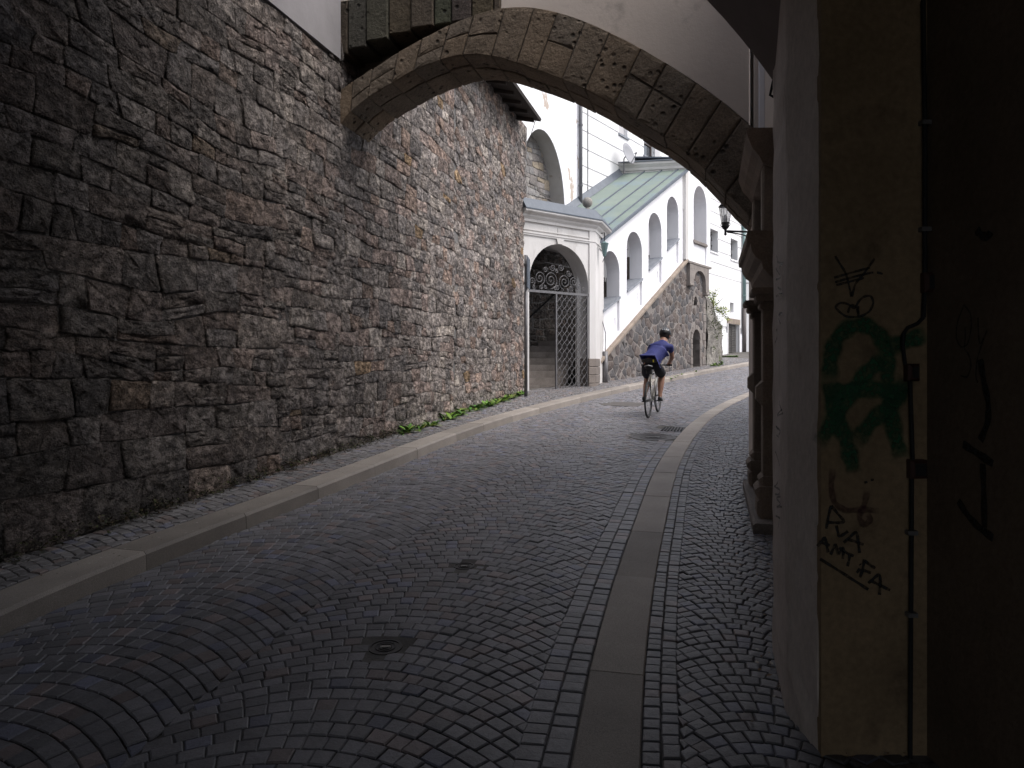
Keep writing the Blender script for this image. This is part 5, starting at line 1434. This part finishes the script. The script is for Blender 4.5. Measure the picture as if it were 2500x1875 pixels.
# satellite dish on the tower roof
dp = Vector(((1532 - CX) / FP * 23.75, 23.75, EYE + (HY - 376) / FP * 23.75))
sd = empty('satellite_dish', dp - Vector((0, 0, .55)), 'grey satellite dish on the roof above the beige cornice', 'satellite dish')
ax = Vector((.72, -.65, .25)).normalized(); ux_ = ax.cross(Vector((0, 0, 1))).normalized(); uy_ = ux_.cross(ax)
vs = []; fs = []; n = 28
for k, (r_2, dd) in enumerate(((.0, .0), (.12, .008), (.22, .028), (.33, .065), (.34, .055), (.2, .01), (.0, -.015))):
    for i in range(n):
        a = 2 * math.pi * i / n; vs.append(dp + ux_ * (r_2 * math.cos(a)) + uy_ * (r_2 * 1.12 * math.sin(a)) + ax * dd)
for k in range(6):
    for i in range(n): j = (i + 1) % n; fs.append((k * n + i, k * n + j, (k + 1) * n + j, (k + 1) * n + i))
b = MB(); b.add(vs, fs); b.build('reflector', M['dish'], sd, smooth=True)
b = MB(); tube(b, [dp - ax * .03, dp - ax * .15 - Vector((0, 0, .1)), dp - ax * .15 - Vector((0, 0, .62))], .022, 8); b.build('mast', M['iron'], sd)
b = MB(); tube(b, [dp - uy_ * .36 + ax * .05, dp + ax * .36 - uy_ * .12], .012, 6); q = dp + ax * .36 - uy_ * .12; b.build('feed_arm', M['iron'], sd)
b = MB(); tube(b, [q, q - ax * .09], .028, 10); b.build('receiver', M['dish'], sd)

# wall lantern beyond the arch
LD = 11.0
def lp_(px, py, d=LD): return Vector(((px - CX) / FP * d, d, EYE + (HY - py) / FP * d))
lb_ = lp_(1771, 575)
lan = empty('street_lantern', lb_, 'black iron wall lantern with pale glass on a bracket under the arch', 'lantern')
s_ = LD / FP
def frust(m, z0, z1, r0, r1, n=6, off=0.0):
    vs = []
    for z, r_2 in ((z0, r0), (z1, r1)):
        for k in range(n):
            a = 2 * math.pi * (k + .5) / n; vs.append(lb_ + Vector((r_2 * math.cos(a), r_2 * math.sin(a), z)))
    m.add(vs, [(k, (k + 1) % n, n + (k + 1) % n, n + k) for k in range(n)] + [tuple(range(n))[::-1], tuple(n + k for k in range(n))])
g0, g1 = 32 * s_, 70 * s_
for k in range(6):
    a0_, a1_ = 2 * math.pi * (k + .5) / 6, 2 * math.pi * (k + 1.5) / 6; r0_, r1_ = 9.5 * s_, 15 * s_
    pv = [lb_ + Vector((r_2 * math.cos(a), r_2 * math.sin(a), z)) for r_2, z, a in ((r0_, g0, a0_), (r0_, g0, a1_), (r1_, g1, a1_), (r1_, g1, a0_))]
    b = MB(); b.add(pv, [(0, 1, 2, 3)]); b.build('pane', M['milk_glass'], lan)
    b = MB(); tube(b, [pv[0], pv[3]], .0045, 5); b.build('glazing_bar', M['black_iron'], lan)
b = MB(); frust(b, g1, g1 + 2 * s_, 17 * s_, 17.5 * s_); frust(b, g1 + 2.1 * s_, g1 + 14 * s_, 17 * s_, 6 * s_); frust(b, g1 + 14.1 * s_, g1 + 20 * s_, 4 * s_, 2 * s_); b.build('lantern_roof', M['black_iron'], lan)
b = MB(); lathe(b, lb_, [(10 * s_, 32 * s_), (10.5 * s_, 30 * s_), (8 * s_, 27 * s_), (9.5 * s_, 23 * s_), (9 * s_, 21 * s_), (5 * s_, 16 * s_), (2.5 * s_, 13 * s_), (2.5 * s_, 8 * s_), (3 * s_, 5 * s_), (3.2 * s_, 2 * s_), (1.5 * s_, 0)], 12); b.build('lantern_base', M['black_iron'], lan, smooth=True)
b = MB(); lathe(b, lb_ + Vector((0, 0, 33 * s_)), [(5 * s_, 0), (6 * s_, 8 * s_), (3.5 * s_, 16 * s_), (1 * s_, 18 * s_)], 10); b.build('bulb', M['dish'], lan, smooth=True)
for k in range(4):
    a = math.pi / 4 + k * math.pi / 2; dv = Vector((math.cos(a), math.sin(a), 0)); P = []
    for i in range(13):
        t = i / 12 * 4.6; P.append(lb_ + dv * (10 + 3 * math.sin(t) * (1 - i / 20)) * s_ + Vector((0, 0, (26 + 3.2 * math.cos(t)) * s_)))
    b = MB(); tube(b, P, .005, 5); b.build('scroll', M['black_iron'], lan)
ar = lb_ + Vector((0, 0, 11 * s_)); wl = Vector((4.25, 11.15, ar.z))
b = MB(); tube(b, [ar, wl], .016, 8); b.build('bracket_arm', M['black_iron'], lan)
P = [ar + Vector((.03, 0, -.02))] + [ar + Vector((.03 + .78 * math.sin(t), 0.03, -.02 - .62 * (1 - math.cos(t)))) for t in np.linspace(.15, 1.5, 10)]
b = MB(); tube(b, P, .010, 6); b.build('bracket_brace', M['black_iron'], lan, smooth=True)

# green cone lamp on the corner of the gatehouse
q = Vector(((1474 - CX) / FP * 18.4, 18.4, 0)); zq = lambda py: EYE + (HY - py) / FP * 18.4
gl = empty('wall_lamp', (q.x, q.y, zq(630)), 'small green cone lamp hanging on the corner of the gatehouse', 'lamp')
b = MB(); lathe(b, q + Vector((.02, 0, zq(628))), [(.02, 0), (.045, .05), (.105, .36), (.11, .37), (.085, .375), (.02, .42)], 14); b.build('lamp_shade', M['pipe_green'], gl, smooth=True)
b = MB(); tube(b, [q + Vector((-.05, .12, zq(568))), q + Vector((.02, 0, zq(568))), q + Vector((.02, 0, zq(590)))], .012, 6); b.build('bracket', M['black_iron'], gl)
b = MB(); tube(b, [q + Vector((.12, 0, zq(595))), q + Vector((.05, 0, zq(622))), q + Vector((-.03, .02, zq(640)))], .007, 5); b.build('stay', M['black_iron'], gl)

# thin iron ties in the tower arches
t = empty('tie_rod', FT((ta + tb_) / 2, FT.px(1700, 505)[1], -.2), 'thin iron tie rod inside the tall tower arch', 'tie rod')
b = MB(); tube(b, [FT(ta, FT.px(1688, 500)[1], -.1), FT(tb_ - .3, FT.px(1702, 508)[1], -.3)], .016, 6); b.build('rod', M['iron'], t)

# ---------------------------------------------------------------- the cyclist
bw = gpt(1583, 1021); fwp = gpt(1607, 1006)
hd = math.atan2(-(fwp.x - bw.x), fwp.y - bw.y)
pitch = math.atan(.05 * math.cos(hd))
bike = empty('bicycle', bw, 'white framed road bicycle ridden up the cobbled street', 'bicycle', rot=(pitch, 0, hd))
WR = .335; WB = 1.0
def torus(m, c, R_, r_, n=40, k=8):
    vs = []; fs = []
    for i in range(n):
        a = 2 * math.pi * i / n
        for j in range(k):
            b_ = 2 * math.pi * j / k; rr = R_ + r_ * math.cos(b_); vs.append((c[0] + r_ * math.sin(b_), c[1] + rr * math.cos(a), c[2] + rr * math.sin(a)))
    for i in range(n):
        for j in range(k): fs.append((i * k + j, ((i + 1) % n) * k + j, ((i + 1) % n) * k + (j + 1) % k, i * k + (j + 1) % k))
    m.add(vs, fs)
V = Vector
for yw in (0, WB):
    c = V((0, yw, WR))
    b = MB(); tube(b, [c - V((.05, 0, 0)), c + V((.05, 0, 0))], .022, 10); wh = b.build('wheel', M['alloy'], bike, local=True)
    b = MB(); torus(b, c, WR - .014, .0145); b.build('tyre', M['rubber'], wh, smooth=True, local=True)
    b = MB(); torus(b, c, WR - .04, .013); b.build('rim', M['black'], wh, smooth=True, local=True)
    b = MB()
    for k in range(24):
        a = 2 * math.pi * k / 24; s_ = .03 if k % 2 else -.03
        tube(b, [c + V((s_, .02 * math.cos(a + .8), .02 * math.sin(a + .8))), c + V((0, (WR - .045) * math.cos(a), (WR - .045) * math.sin(a)))], .0016, 4)
    b.build('spokes', M['alloy'], wh, local=True, kind='stuff')
BB = V((0, .42, .275)); SEAT = V((0, .22, .80)); HEAD = V((0, .80, .82)); HLOW = V((0, .835, .68)); RX = V((0, 0, WR)); FX_ = V((0, WB, WR))
b = MB()
for p, q, r_2 in ((BB, SEAT, .017), (BB, HLOW, .022), (SEAT - V((0, -.02, .04)), HEAD - V((0, 0, .03)), .017), (HEAD, HLOW, .02)): tube(b, [p, q], r_2, 8)
for s_ in (-1, 1):
    tube(b, [RX + V((s_ * .062, 0, 0)), BB + V((s_ * .03, -.04, 0))], .010, 6); tube(b, [RX + V((s_ * .062, 0, 0)), SEAT + V((s_ * .018, .01, -.05))], .008, 6)
b.build('frame', M['white_paint'], bike, smooth=True, local=True)
b = MB(); tube(b, [HLOW + V((0, .005, 0)), HLOW + V((0, .02, -.06))], .022, 8)
for s_ in (-1, 1): tube(b, [HLOW + V((0, .02, -.05)), HLOW + V((s_ * .05, .03, -.08)), FX_ + V((s_ * .052, 0, 0))], .012, 6)
b.build('fork', M['white_paint'], bike, smooth=True, local=True)
b = MB(); tube(b, [SEAT, SEAT + V((0, -.035, .10))], .014, 8); b.build('seat_post', M['black'], bike, local=True)
b = MB(); sc = SEAT + V((0, -.04, .125)); vs = []
for y_, w_, z_ in ((-.14, .06, .02), (-.12, .075, .03), (-.04, .065, .022), (.05, .032, .02), (.14, .02, .016), (.15, .01, .005)):
    for k in range(10):
        a = 2 * math.pi * k / 10; vs.append(sc + V((w_ * math.cos(a), y_, z_ * math.sin(a) * (1 if math.sin(a) > 0 else 1.4))))
b.add(vs, [(i * 10 + k, i * 10 + (k + 1) % 10, i * 10 + 10 + (k + 1) % 10, i * 10 + 10 + k) for i in range(5) for k in range(10)] + [tuple(range(10))[::-1], tuple(50 + k for k in range(10))])
sd_ = b.build('saddle', M['black'], bike, smooth=True, local=True)
b = MB(); tube(b, [sc + V((-.07, -.135, .012)), sc + V((0, -.15, .03)), sc + V((.07, -.135, .012))], .008, 6); b.build('saddle_trim', M['alloy'], sd_, local=True)
b = MB(); box(b, Fr(sc + V((0, -.06, -.10)), (1, 0, 0), (0, -1, 0)), -.05, .05, -.03, .05, -.03, .07, bev=.02); b.build('saddle_bag', M['black'], bike, local=True)
b = MB(); tube(b, [HEAD, HEAD + V((0, .01, .06)), HEAD + V((0, .08, .10))], .016, 8); tube(b, [HEAD + V((-.29, .07, .10)), HEAD + V((-.1, .09, .10)), HEAD + V((.1, .09, .10)), HEAD + V((.29, .07, .10))], .013, 8); b.build('handlebar', M['black'], bike, smooth=True, local=True)
for s_ in (-1, 1):
    b = MB(); tube(b, [HEAD + V((s_ * .18, .085, .10)), HEAD + V((s_ * .295, .068, .10))], .018, 8); b.build('grip', M['rubber'], bike, local=True)
    b = MB(); tube(b, [HEAD + V((s_ * .17, .10, .10)), HEAD + V((s_ * .24, .135, .085))], .007, 5); b.build('brake_lever', M['black'], bike, local=True)
b = MB(); lathe(b, (0, 0, 0), [(.085, -.003), (.09, 0), (.085, .003)], 24); b.v = [(z + .045, BB.y + x, BB.z + y) for x, y, z in b.v]; b.build('chainring', M['black'], bike, local=True)
b = MB(); lathe(b, (0, 0, 0), [(.045, -.012), (.05, 0), (.03, .012)], 18); b.v = [(z + .045, x, WR + y) for x, y, z in b.v]; b.build('cassette', M['alloy'], bike, local=True)
PED = [V((-.115, BB.y - .165, BB.z + .0)), V((.115, BB.y + .165, BB.z - .01))]
for s_, pd in ((-1, PED[0]), (1, PED[1])):
    b = MB(); tube(b, [V((s_ * .05, BB.y, BB.z)), V((s_ * .07, pd.y, pd.z))], .011, 6); b.build('crank_arm', M['black'], bike, local=True)
    b = MB(); box(b, Fr(pd, (1, 0, 0), (0, -1, 0)), -.045, .045, -.01, .01, -.04, .04); b.build('pedal', M['black'], bike, local=True)
b = MB(); tube(b, [V((.045, BB.y, BB.z + .088)), V((.045, 0, WR + .048))], .005, 5); tube(b, [V((.045, BB.y, BB.z - .088)), V((.045, .02, WR - .10)), V((.045, 0, WR - .048))], .005, 5); b.build('chain', M['black'], bike, local=True)
b = MB(); tube(b, [SEAT + V((0, -.05, .0)), SEAT + V((0, -.09, .005))], .018, 8); b.build('rear_light', M['red_plastic'], bike, local=True)

def skinned(name, pts, edges, matl, parent, sub=2, root=0):
    """pts: {key: (x,y,z,rx,ry)}; grows one continuous surface round the joints"""
    keys = list(pts); me = bpy.data.meshes.new(name)
    me.from_pydata([pts[k][:3] for k in keys], [(keys.index(a), keys.index(b_)) for a, b_ in edges], [])
    o = bpy.data.objects.new(name, me); COL.objects.link(o)
    md = o.modifiers.new('skin', 'SKIN'); md.use_smooth_shade = True; md.branch_smoothing = .6
    for i, k in enumerate(keys):
        sv = me.skin_vertices[0].data[i]; p = pts[k]; sv.radius = (p[3], p[4] if len(p) > 4 else p[3]); sv.use_root = (i == root)
    ms = o.modifiers.new('sub', 'SUBSURF'); ms.levels = sub; ms.render_levels = sub
    bpy.context.view_layer.update()
    dg = bpy.context.evaluated_depsgraph_get()
    m2 = bpy.data.meshes.new_from_object(o.evaluated_get(dg)); m2.materials.clear(); m2.materials.append(matl)
    m2.polygons.foreach_set('use_smooth', [True] * len(m2.polygons))
    bpy.data.objects.remove(o); m2.name = name
    o2 = bpy.data.objects.new(name, m2); COL.objects.link(o2); o2.parent = parent
    return o2
per = empty('person', bw, 'cyclist in blue shirt, navy shorts and dark helmet riding away uphill', 'person', rot=(pitch, 0, hd))
J = dict(pelvis=(.0, .27, .965, .135, .115), waist=(.045, .38, 1.10, .148, .13), chest=(.11, .50, 1.22, .172, .14), upper=(.145, .57, 1.30, .115, .10), neck=(.17, .645, 1.385, .058, .058), skull=(.185, .70, 1.465, .08, .085), crown=(.19, .73, 1.54, .074, .078),
         chin=(.195, .755, 1.445, .045, .045),
         shL=(-.03, .55, 1.27, .068, .068), elL=(-.165, .665, 1.10, .042, .042), wrL=(-.215, .815, .985, .028, .028), haL=(-.225, .865, .955, .032, .026),
         shR=(.315, .57, 1.275, .068, .068), elR=(.325, .68, 1.07, .042, .042), wrR=(.26, .82, .975, .028, .028), haR=(.235, .868, .95, .032, .026),
         hipL=(-.095, .29, .93, .10, .10), knL=(-.125, .60, .70, .06, .06), caL=(-.118, .475, .565, .066, .064), anL=(-.118, .25, .37, .034, .036), heL=(-.118, .21, .325, .03, .03), toL=(-.12, .33, .29, .03, .025),
         hipR=(.095, .29, .93, .10, .10), knR=(.13, .70, .745, .06, .06), caR=(.12, .62, .57, .066, .064), anR=(.115, .545, .35, .034, .036), heR=(.115, .505, .30, .03, .03), toR=(.118, .65, .283, .03, .025))
ED = [('pelvis', 'waist'), ('waist', 'chest'), ('chest', 'upper'), ('upper', 'neck'), ('neck', 'skull'), ('skull', 'crown'), ('skull', 'chin')]
for s_ in 'LR':
    ED += [('upper', 'sh' + s_), ('sh' + s_, 'el' + s_), ('el' + s_, 'wr' + s_), ('wr' + s_, 'ha' + s_), ('pelvis', 'hip' + s_), ('hip' + s_, 'kn' + s_), ('kn' + s_, 'ca' + s_), ('ca' + s_, 'an' + s_), ('an' + s_, 'he' + s_), ('an' + s_, 'to' + s_)]
    x0_ = J['ha' + s_]; sg = -1 if s_ == 'L' else 1
    for k in range(4):      # fingers round the grip
        fx = x0_[0] + sg * (.03 - .02 * k); ln = (1, 1.12, 1.08, .88)[k]
        J[f'k{k}{s_}'] = (fx, x0_[1] + .035 * ln, x0_[2] + .004, .0095); J[f't{k}{s_}'] = (fx, x0_[1] + .045 * ln, x0_[2] - .03 * ln, .0085)
        J[f'e{k}{s_}'] = (fx, x0_[1] + .022, x0_[2] - .05 * ln, .0075)
        ED += [('ha' + s_, f'k{k}{s_}'), (f'k{k}{s_}', f't{k}{s_}'), (f't{k}{s_}', f'e{k}{s_}')]
    J['th' + s_] = (x0_[0] - sg * .035, x0_[1] + .005, x0_[2] - .02, .011); J['tt' + s_] = (x0_[0] - sg * .03, x0_[1] + .025, x0_[2] - .045, .0085)
    ED += [('wr' + s_, 'th' + s_), ('th' + s_, 'tt' + s_)]
JB = {k: (*p[:3], *[r_2 * (.74 if k in ('pelvis', 'waist', 'chest', 'upper', 'shL', 'shR', 'hipL', 'hipR') else 1.0) for r_2 in p[3:]]) for k, p in J.items()}
skinned('body', JB, ED, M['skin'], per)
def sub(keys, grow, over={}):
    d = {}
    for k in keys:
        p = J[k]; d[k] = (*p[:3], p[3] + grow, (p[4] if len(p) > 4 else p[3]) + grow)
    d.update(over); return d
def lerpJ(a, b_, t, r_2): return tuple(J[a][i] * (1 - t) + J[b_][i] * t for i in range(3)) + (r_2, r_2)
SH = sub(['waist', 'chest', 'upper', 'shL', 'shR'], .025, dict(nk=(.168, .635, 1.385, .072, .072), hem=(.012, .31, 1.045, .132, .122), slL=lerpJ('shL', 'elL', .62, .062), slR=lerpJ('shR', 'elR', .62, .062)))
skinned('shirt', SH, [('hem', 'waist'), ('waist', 'chest'), ('chest', 'upper'), ('upper', 'nk'), ('upper', 'shL'), ('upper', 'shR'), ('shL', 'slL'), ('shR', 'slR')], M['shirt'], per)
SO = sub(['pelvis', 'hipL', 'hipR'], .02, dict(wst=(.005, .325, 1.06, .152, .14), thL=lerpJ('hipL', 'knL', .45, .105), thR=lerpJ('hipR', 'knR', .45, .105), cfL=lerpJ('hipL', 'knL', .97, .10), cfR=lerpJ('hipR', 'knR', .97, .10)))
skinned('shorts', SO, [('pelvis', 'wst'), ('pelvis', 'hipL'), ('pelvis', 'hipR'), ('hipL', 'thL'), ('thL', 'cfL'), ('hipR', 'thR'), ('thR', 'cfR')], M['shorts'], per)
for s_, pd in (('L', PED[0]), ('R', PED[1])):
    x_ = J['an' + s_][0]; he, to = V(J['he' + s_][:3]), V(J['to' + s_][:3])
    sk = {'a': (*V(J['an' + s_][:3]), .046, .046), 'h': (*(he + V((0, -.005, 0))), .04, .042), 'm': (*(he.lerp(to, .55) + V((0, 0, -.002))), .044, .036), 't': (*(to + V((0, .035, 0))), .034, .026)}
    sh = skinned('shoe', sk, [('h', 'a'), ('h', 'm'), ('m', 't')], M['black'], per)
    so_ = {'h': (*(he + V((0, -.01, -.04))), .036, .012), 'm': (*(he.lerp(to, .55) + V((0, 0, -.036))), .042, .012), 't': (*(to + V((0, .04, -.024))), .03, .01)}
    skinned('sole', so_, [('h', 'm'), ('m', 't')], M['alloy'] if s_ == 'R' else M['black'], sh)
hc = V((.19, .725, 1.50)); hup = V((0, .38, .92)).normalized(); hfw = V((0, .92, -.38)).normalized(); hrt = V((1, 0, 0))
def dome(m, c, rx, ry, rz, t0, t1, nu=20, nv=9, a0=0, a1=2 * math.pi):
    vs = []; full = abs(a1 - a0 - 2 * math.pi) < 1e-6; nn = nu if full else nu + 1
    for j in range(nv + 1):
        t = t0 + (t1 - t0) * j / nv
        for i in range(nn):
            a = a0 + (a1 - a0) * i / nu; vs.append(c + hrt * (rx * math.cos(a) * math.cos(t)) + hfw * (ry * math.sin(a) * math.cos(t)) + hup * (rz * math.sin(t)))
    m.add(vs, [(j * nn + i, j * nn + (i + 1) % nn, (j + 1) * nn + (i + 1) % nn, (j + 1) * nn + i) for j in range(nv) for i in range(nu if full else nn - 1)])
b = MB(); dome(b, hc + hup * .015, .110, .142, .122, -.3, 1.55); dome(b, hc + hup * .015, .10, .13, .06, -.25, 0.3); hel = b.build('helmet', M['black'], per, smooth=True, local=True)
for k, a in enumerate((-2.3, -1.9, -1.57, -1.2, -.85)):
    b = MB(); dome(b, hc + hup * .016, .111, .143, .1145, .22, .5, 4, 4, a - .07, a + .07); b.build('helmet_vent', M['alloy'] if k % 2 == 0 else M['shutter'], hel, local=True)
b = MB(); dome(b, hc + hup * .016, .112, .144, .116, .75, 1.15, 6, 4, -.7, .35); b.build('yellow_patch', M['yellow'], hel, local=True)
b = MB(); dome(b, hc - hup * .005 - hfw * .008, .090, .108, .110, -1.15, .3, 24, 8, math.pi * .95, math.pi * 2.05); b.build('hair', M['hair'], per, smooth=True, local=True)
for s_ in (-1, 1):
    b = MB(); dome(b, hc + hrt * (s_ * .085) - hup * .03 + hfw * .0, .012, .025, .034, -1.5, 1.5, 10, 6); b.build('ear', M['skin'], per, smooth=True, local=True)
b = MB()
for s_ in (-1, 1): tube(b, [hc + hrt * (s_ * .088) + hup * .0 - hfw * .03, hc + hrt * (s_ * .075) - hup * .07 + hfw * .02, hc - hup * .11 + hfw * .06], .005, 5)
b.build('chin_strap', M['black'], hel, local=True)
nb_ = V((0, .195, .99)) + V((-.02, -.03, .03))
b = MB(); vs = []
for k in range(17):
    a = math.pi * (1.12 + .76 * k / 16); hgt = .075 * (.45 + .55 * math.sin(math.pi * k / 16)); th = .03 + .03 * math.sin(math.pi * k / 16)
    for rr, z in ((.0, -1), (1, -.8), (1, .7), (.0, 1)):
        vs.append(V((0, .32, 1.03)) + V(((.155 + th * rr) * math.cos(a), (.135 + th * rr) * math.sin(a) + .0, z * hgt * .6)))
b.add(vs, [(k * 4 + i, k * 4 + (i + 1) % 4, k * 4 + 4 + (i + 1) % 4, k * 4 + 4 + i) for k in range(16) for i in range(4)] + [(0, 1, 2, 3), (67, 66, 65, 64)])
hb = b.build('hip_bag', M['black'], per, local=True)
b = MB(); box(b, Fr((.075, .13, 1.03), (1, -.3, 0), (0, -1, 0)), -.012, .012, -.025, .025, .0, .012); b.build('reflector', M['yellow'], hb, local=True)

# ---------------------------------------------------------------- weeds, grass, shrub, litter
g = random.Random(81)
GRN = [(.07, .14, .022), (.10, .18, .03), (.05, .10, .018), (.13, .20, .04)]
def weed(name, label, spots, cat='weeds'):
    p0 = spots[0][0]; b = MB()
    for p, n, ln in spots:
        for _ in range(n):
            a = g.uniform(0, 2 * math.pi); tilt = g.uniform(.25, 1.1); L_ = ln * g.uniform(.5, 1.2); col = tuple(x * g.uniform(.75, 1.25) for x in g.choice(GRN))
            d = V((math.cos(a), math.sin(a), 0)); u = V((-d.y, d.x, 0)); P = []; wd = L_ * g.uniform(.10, .17)
            for t in (0, .35, .7, 1):
                P.append((p + d * (L_ * t * math.cos(tilt * (1 - .5 * t))) + V((0, 0, L_ * t * math.sin(tilt) - .35 * L_ * t * t)), wd * (.4, 1, .9, .05)[int(t * 3 + .01)]))
            vs = [];
            for q, w_ in P: vs += [q - u * w_, q + u * w_]
            b.add(vs, [(0, 1, 3, 2), (2, 3, 5, 4), (4, 5, 7, 6)], col)
    o = b.build(name, M['leaf'], None, kind='stuff', fix=False, label=label, cat=cat); return o
sp_l = []
for i in range(60):
    t = i / 59; y = 9.9 + 6.3 * t ** .9; a = y * YA
    if 10.9 < y < 11.5 and g.random() < .7: continue
    c = .08 + g.uniform(-.04, .16); p = FW(a, Gf(y) + CURB, c); sp_l.append((p, g.randint(9, 24), g.uniform(.09, .21)))
b = MB(); MOS = [(.03, .028, .012), (.045, .03, .016), (.022, .026, .01), (.06, .04, .025), (.05, .055, .018)]
for _ in range(420):
    y = g.uniform(3.0, 10.5); c = abs(g.gauss(0, .05)) + .005; leaf_cluster(b, FW(y * YA, Gf(y) + CURB + .01 + abs(g.gauss(0, .05)) * (1.2 - c * 6), c + .02), (.05, .03, .03), 9, .028, g, MOS)
b.build('moss', M['leaf'], wall, kind='stuff', fix=False)
weed('weeds', 'row of bright green dandelion weeds along the foot of the stone wall', sp_l)
sp_l = []
for i in range(46):
    p = gpt(1722 + g.uniform(0, 45), g.uniform(874, 894), CURB); sp_l.append((p, 14, .13))
for i in range(40):
    q = gpt(1757 + 50 * i / 40, 872, CURB); sp_l.append((q + V((0, .3, 0)), 10, .16))
weed('grass', 'grass growing on the pavement at the foot of the rough rock', sp_l, 'grass')
sp_l = []
for px, py in ((1700, 908), (1665, 915), (1650, 922), (1640, 926), (1655, 918)):
    sp_l.append((gpt(px, py, CURB) + V((0, .05, 0)), 10, .12))
weed('weeds', 'few small green weeds along the foot of the pinkish rubble wall', sp_l)
# forsythia over the rock
fo = rk0.lerp(rk1, .45) + V((0, 0, rk_top(.45) - .1)); shb = empty('shrub', fo, 'yellow green shrub leaning out over the top of the rough rock', 'shrub')
def spt(px, py, d=27.2): return V(((px - CX) / FP * d, d, EYE + (HY - py) / FP * d))
YG = [(.30, .33, .06), (.22, .28, .05), (.34, .36, .10), (.16, .22, .04)]
brs = [[(1742, 760), (1736, 735), (1733, 708)], [(1742, 757), (1741, 730), (1746, 706)], [(1742, 755), (1744, 728), (1739, 712)], [(1742, 748), (1755, 738), (1766, 727)], [(1743, 750), (1760, 752), (1776, 755)], [(1745, 754), (1765, 765), (1779, 779)], [(1744, 752), (1757, 760), (1771, 762)], [(1742, 762), (1740, 742), (1728, 724)]]
for k, br_ in enumerate(brs):
    P = [spt(*q) + V((0, g.uniform(-.2, .2), 0)) for q in br_]; b = MB(); tube(b, P, [.016, .010, .005], 5); bo = b.build('branch', M['bark'], shb)
    b = MB()
    for i in range(9 if k != 3 else 2):
        t = .25 + .75 * i / 8; q = P[0].lerp(P[1], t * 2) if t < .5 else P[1].lerp(P[2], t * 2 - 1)
        leaf_cluster(b, q, (.10, .10, .07), 11, .085, g, YG)
    b.build('leaves', M['leaf'], bo, kind='stuff', fix=False)
# fallen petals and leaf litter
g = random.Random(91); b = MB()
def flake(p, s_, col):
    a = g.uniform(0, 6.28); d = V((math.cos(a), math.sin(a), g.uniform(-.2, .3))) * s_; u = V((-math.sin(a), math.cos(a), g.uniform(-.2, .3))) * s_ * .6
    b.add([p - d, p + u, p + d, p - u], [(0, 1, 2, 3)], col)
for _ in range(900):
    y = g.uniform(2.4, 11); k = g.random(); x = float(Lx(y))
    if k < .45: x -= g.uniform(.0, .6); z = CURB + .006
    else: x += abs(g.gauss(.0, .22)) + .03; z = .012
    c = g.choice([(.45, .42, .38), (.3, .27, .22), (.12, .09, .06), (.10, .08, .05)]); flake(V((x, y, Gf(y) + z)), g.uniform(.004, .012), c)
for _ in range(900):
    y = g.uniform(2.6, 9); x = right_edge(y) - abs(g.gauss(0, .16)) - .02
    c = g.choice([(.4, .36, .3), (.16, .10, .06), (.10, .07, .045), (.08, .055, .035), (.2, .13, .08)]); flake(V((x, y, Gf(y) + .012)), g.uniform(.005, .016), c)
for _ in range(260):
    y = g.uniform(2.6, 12); x = g.uniform(float(Lx(y)), float(Rx(y))); flake(V((x, y, Gf(y) + .012)), g.uniform(.003, .007), (.35, .33, .3))
b.build('leaf_litter', M['litter'], None, kind='stuff', fix=False, label='scattered petals and leaf litter along the kerb and pier', cat='litter')
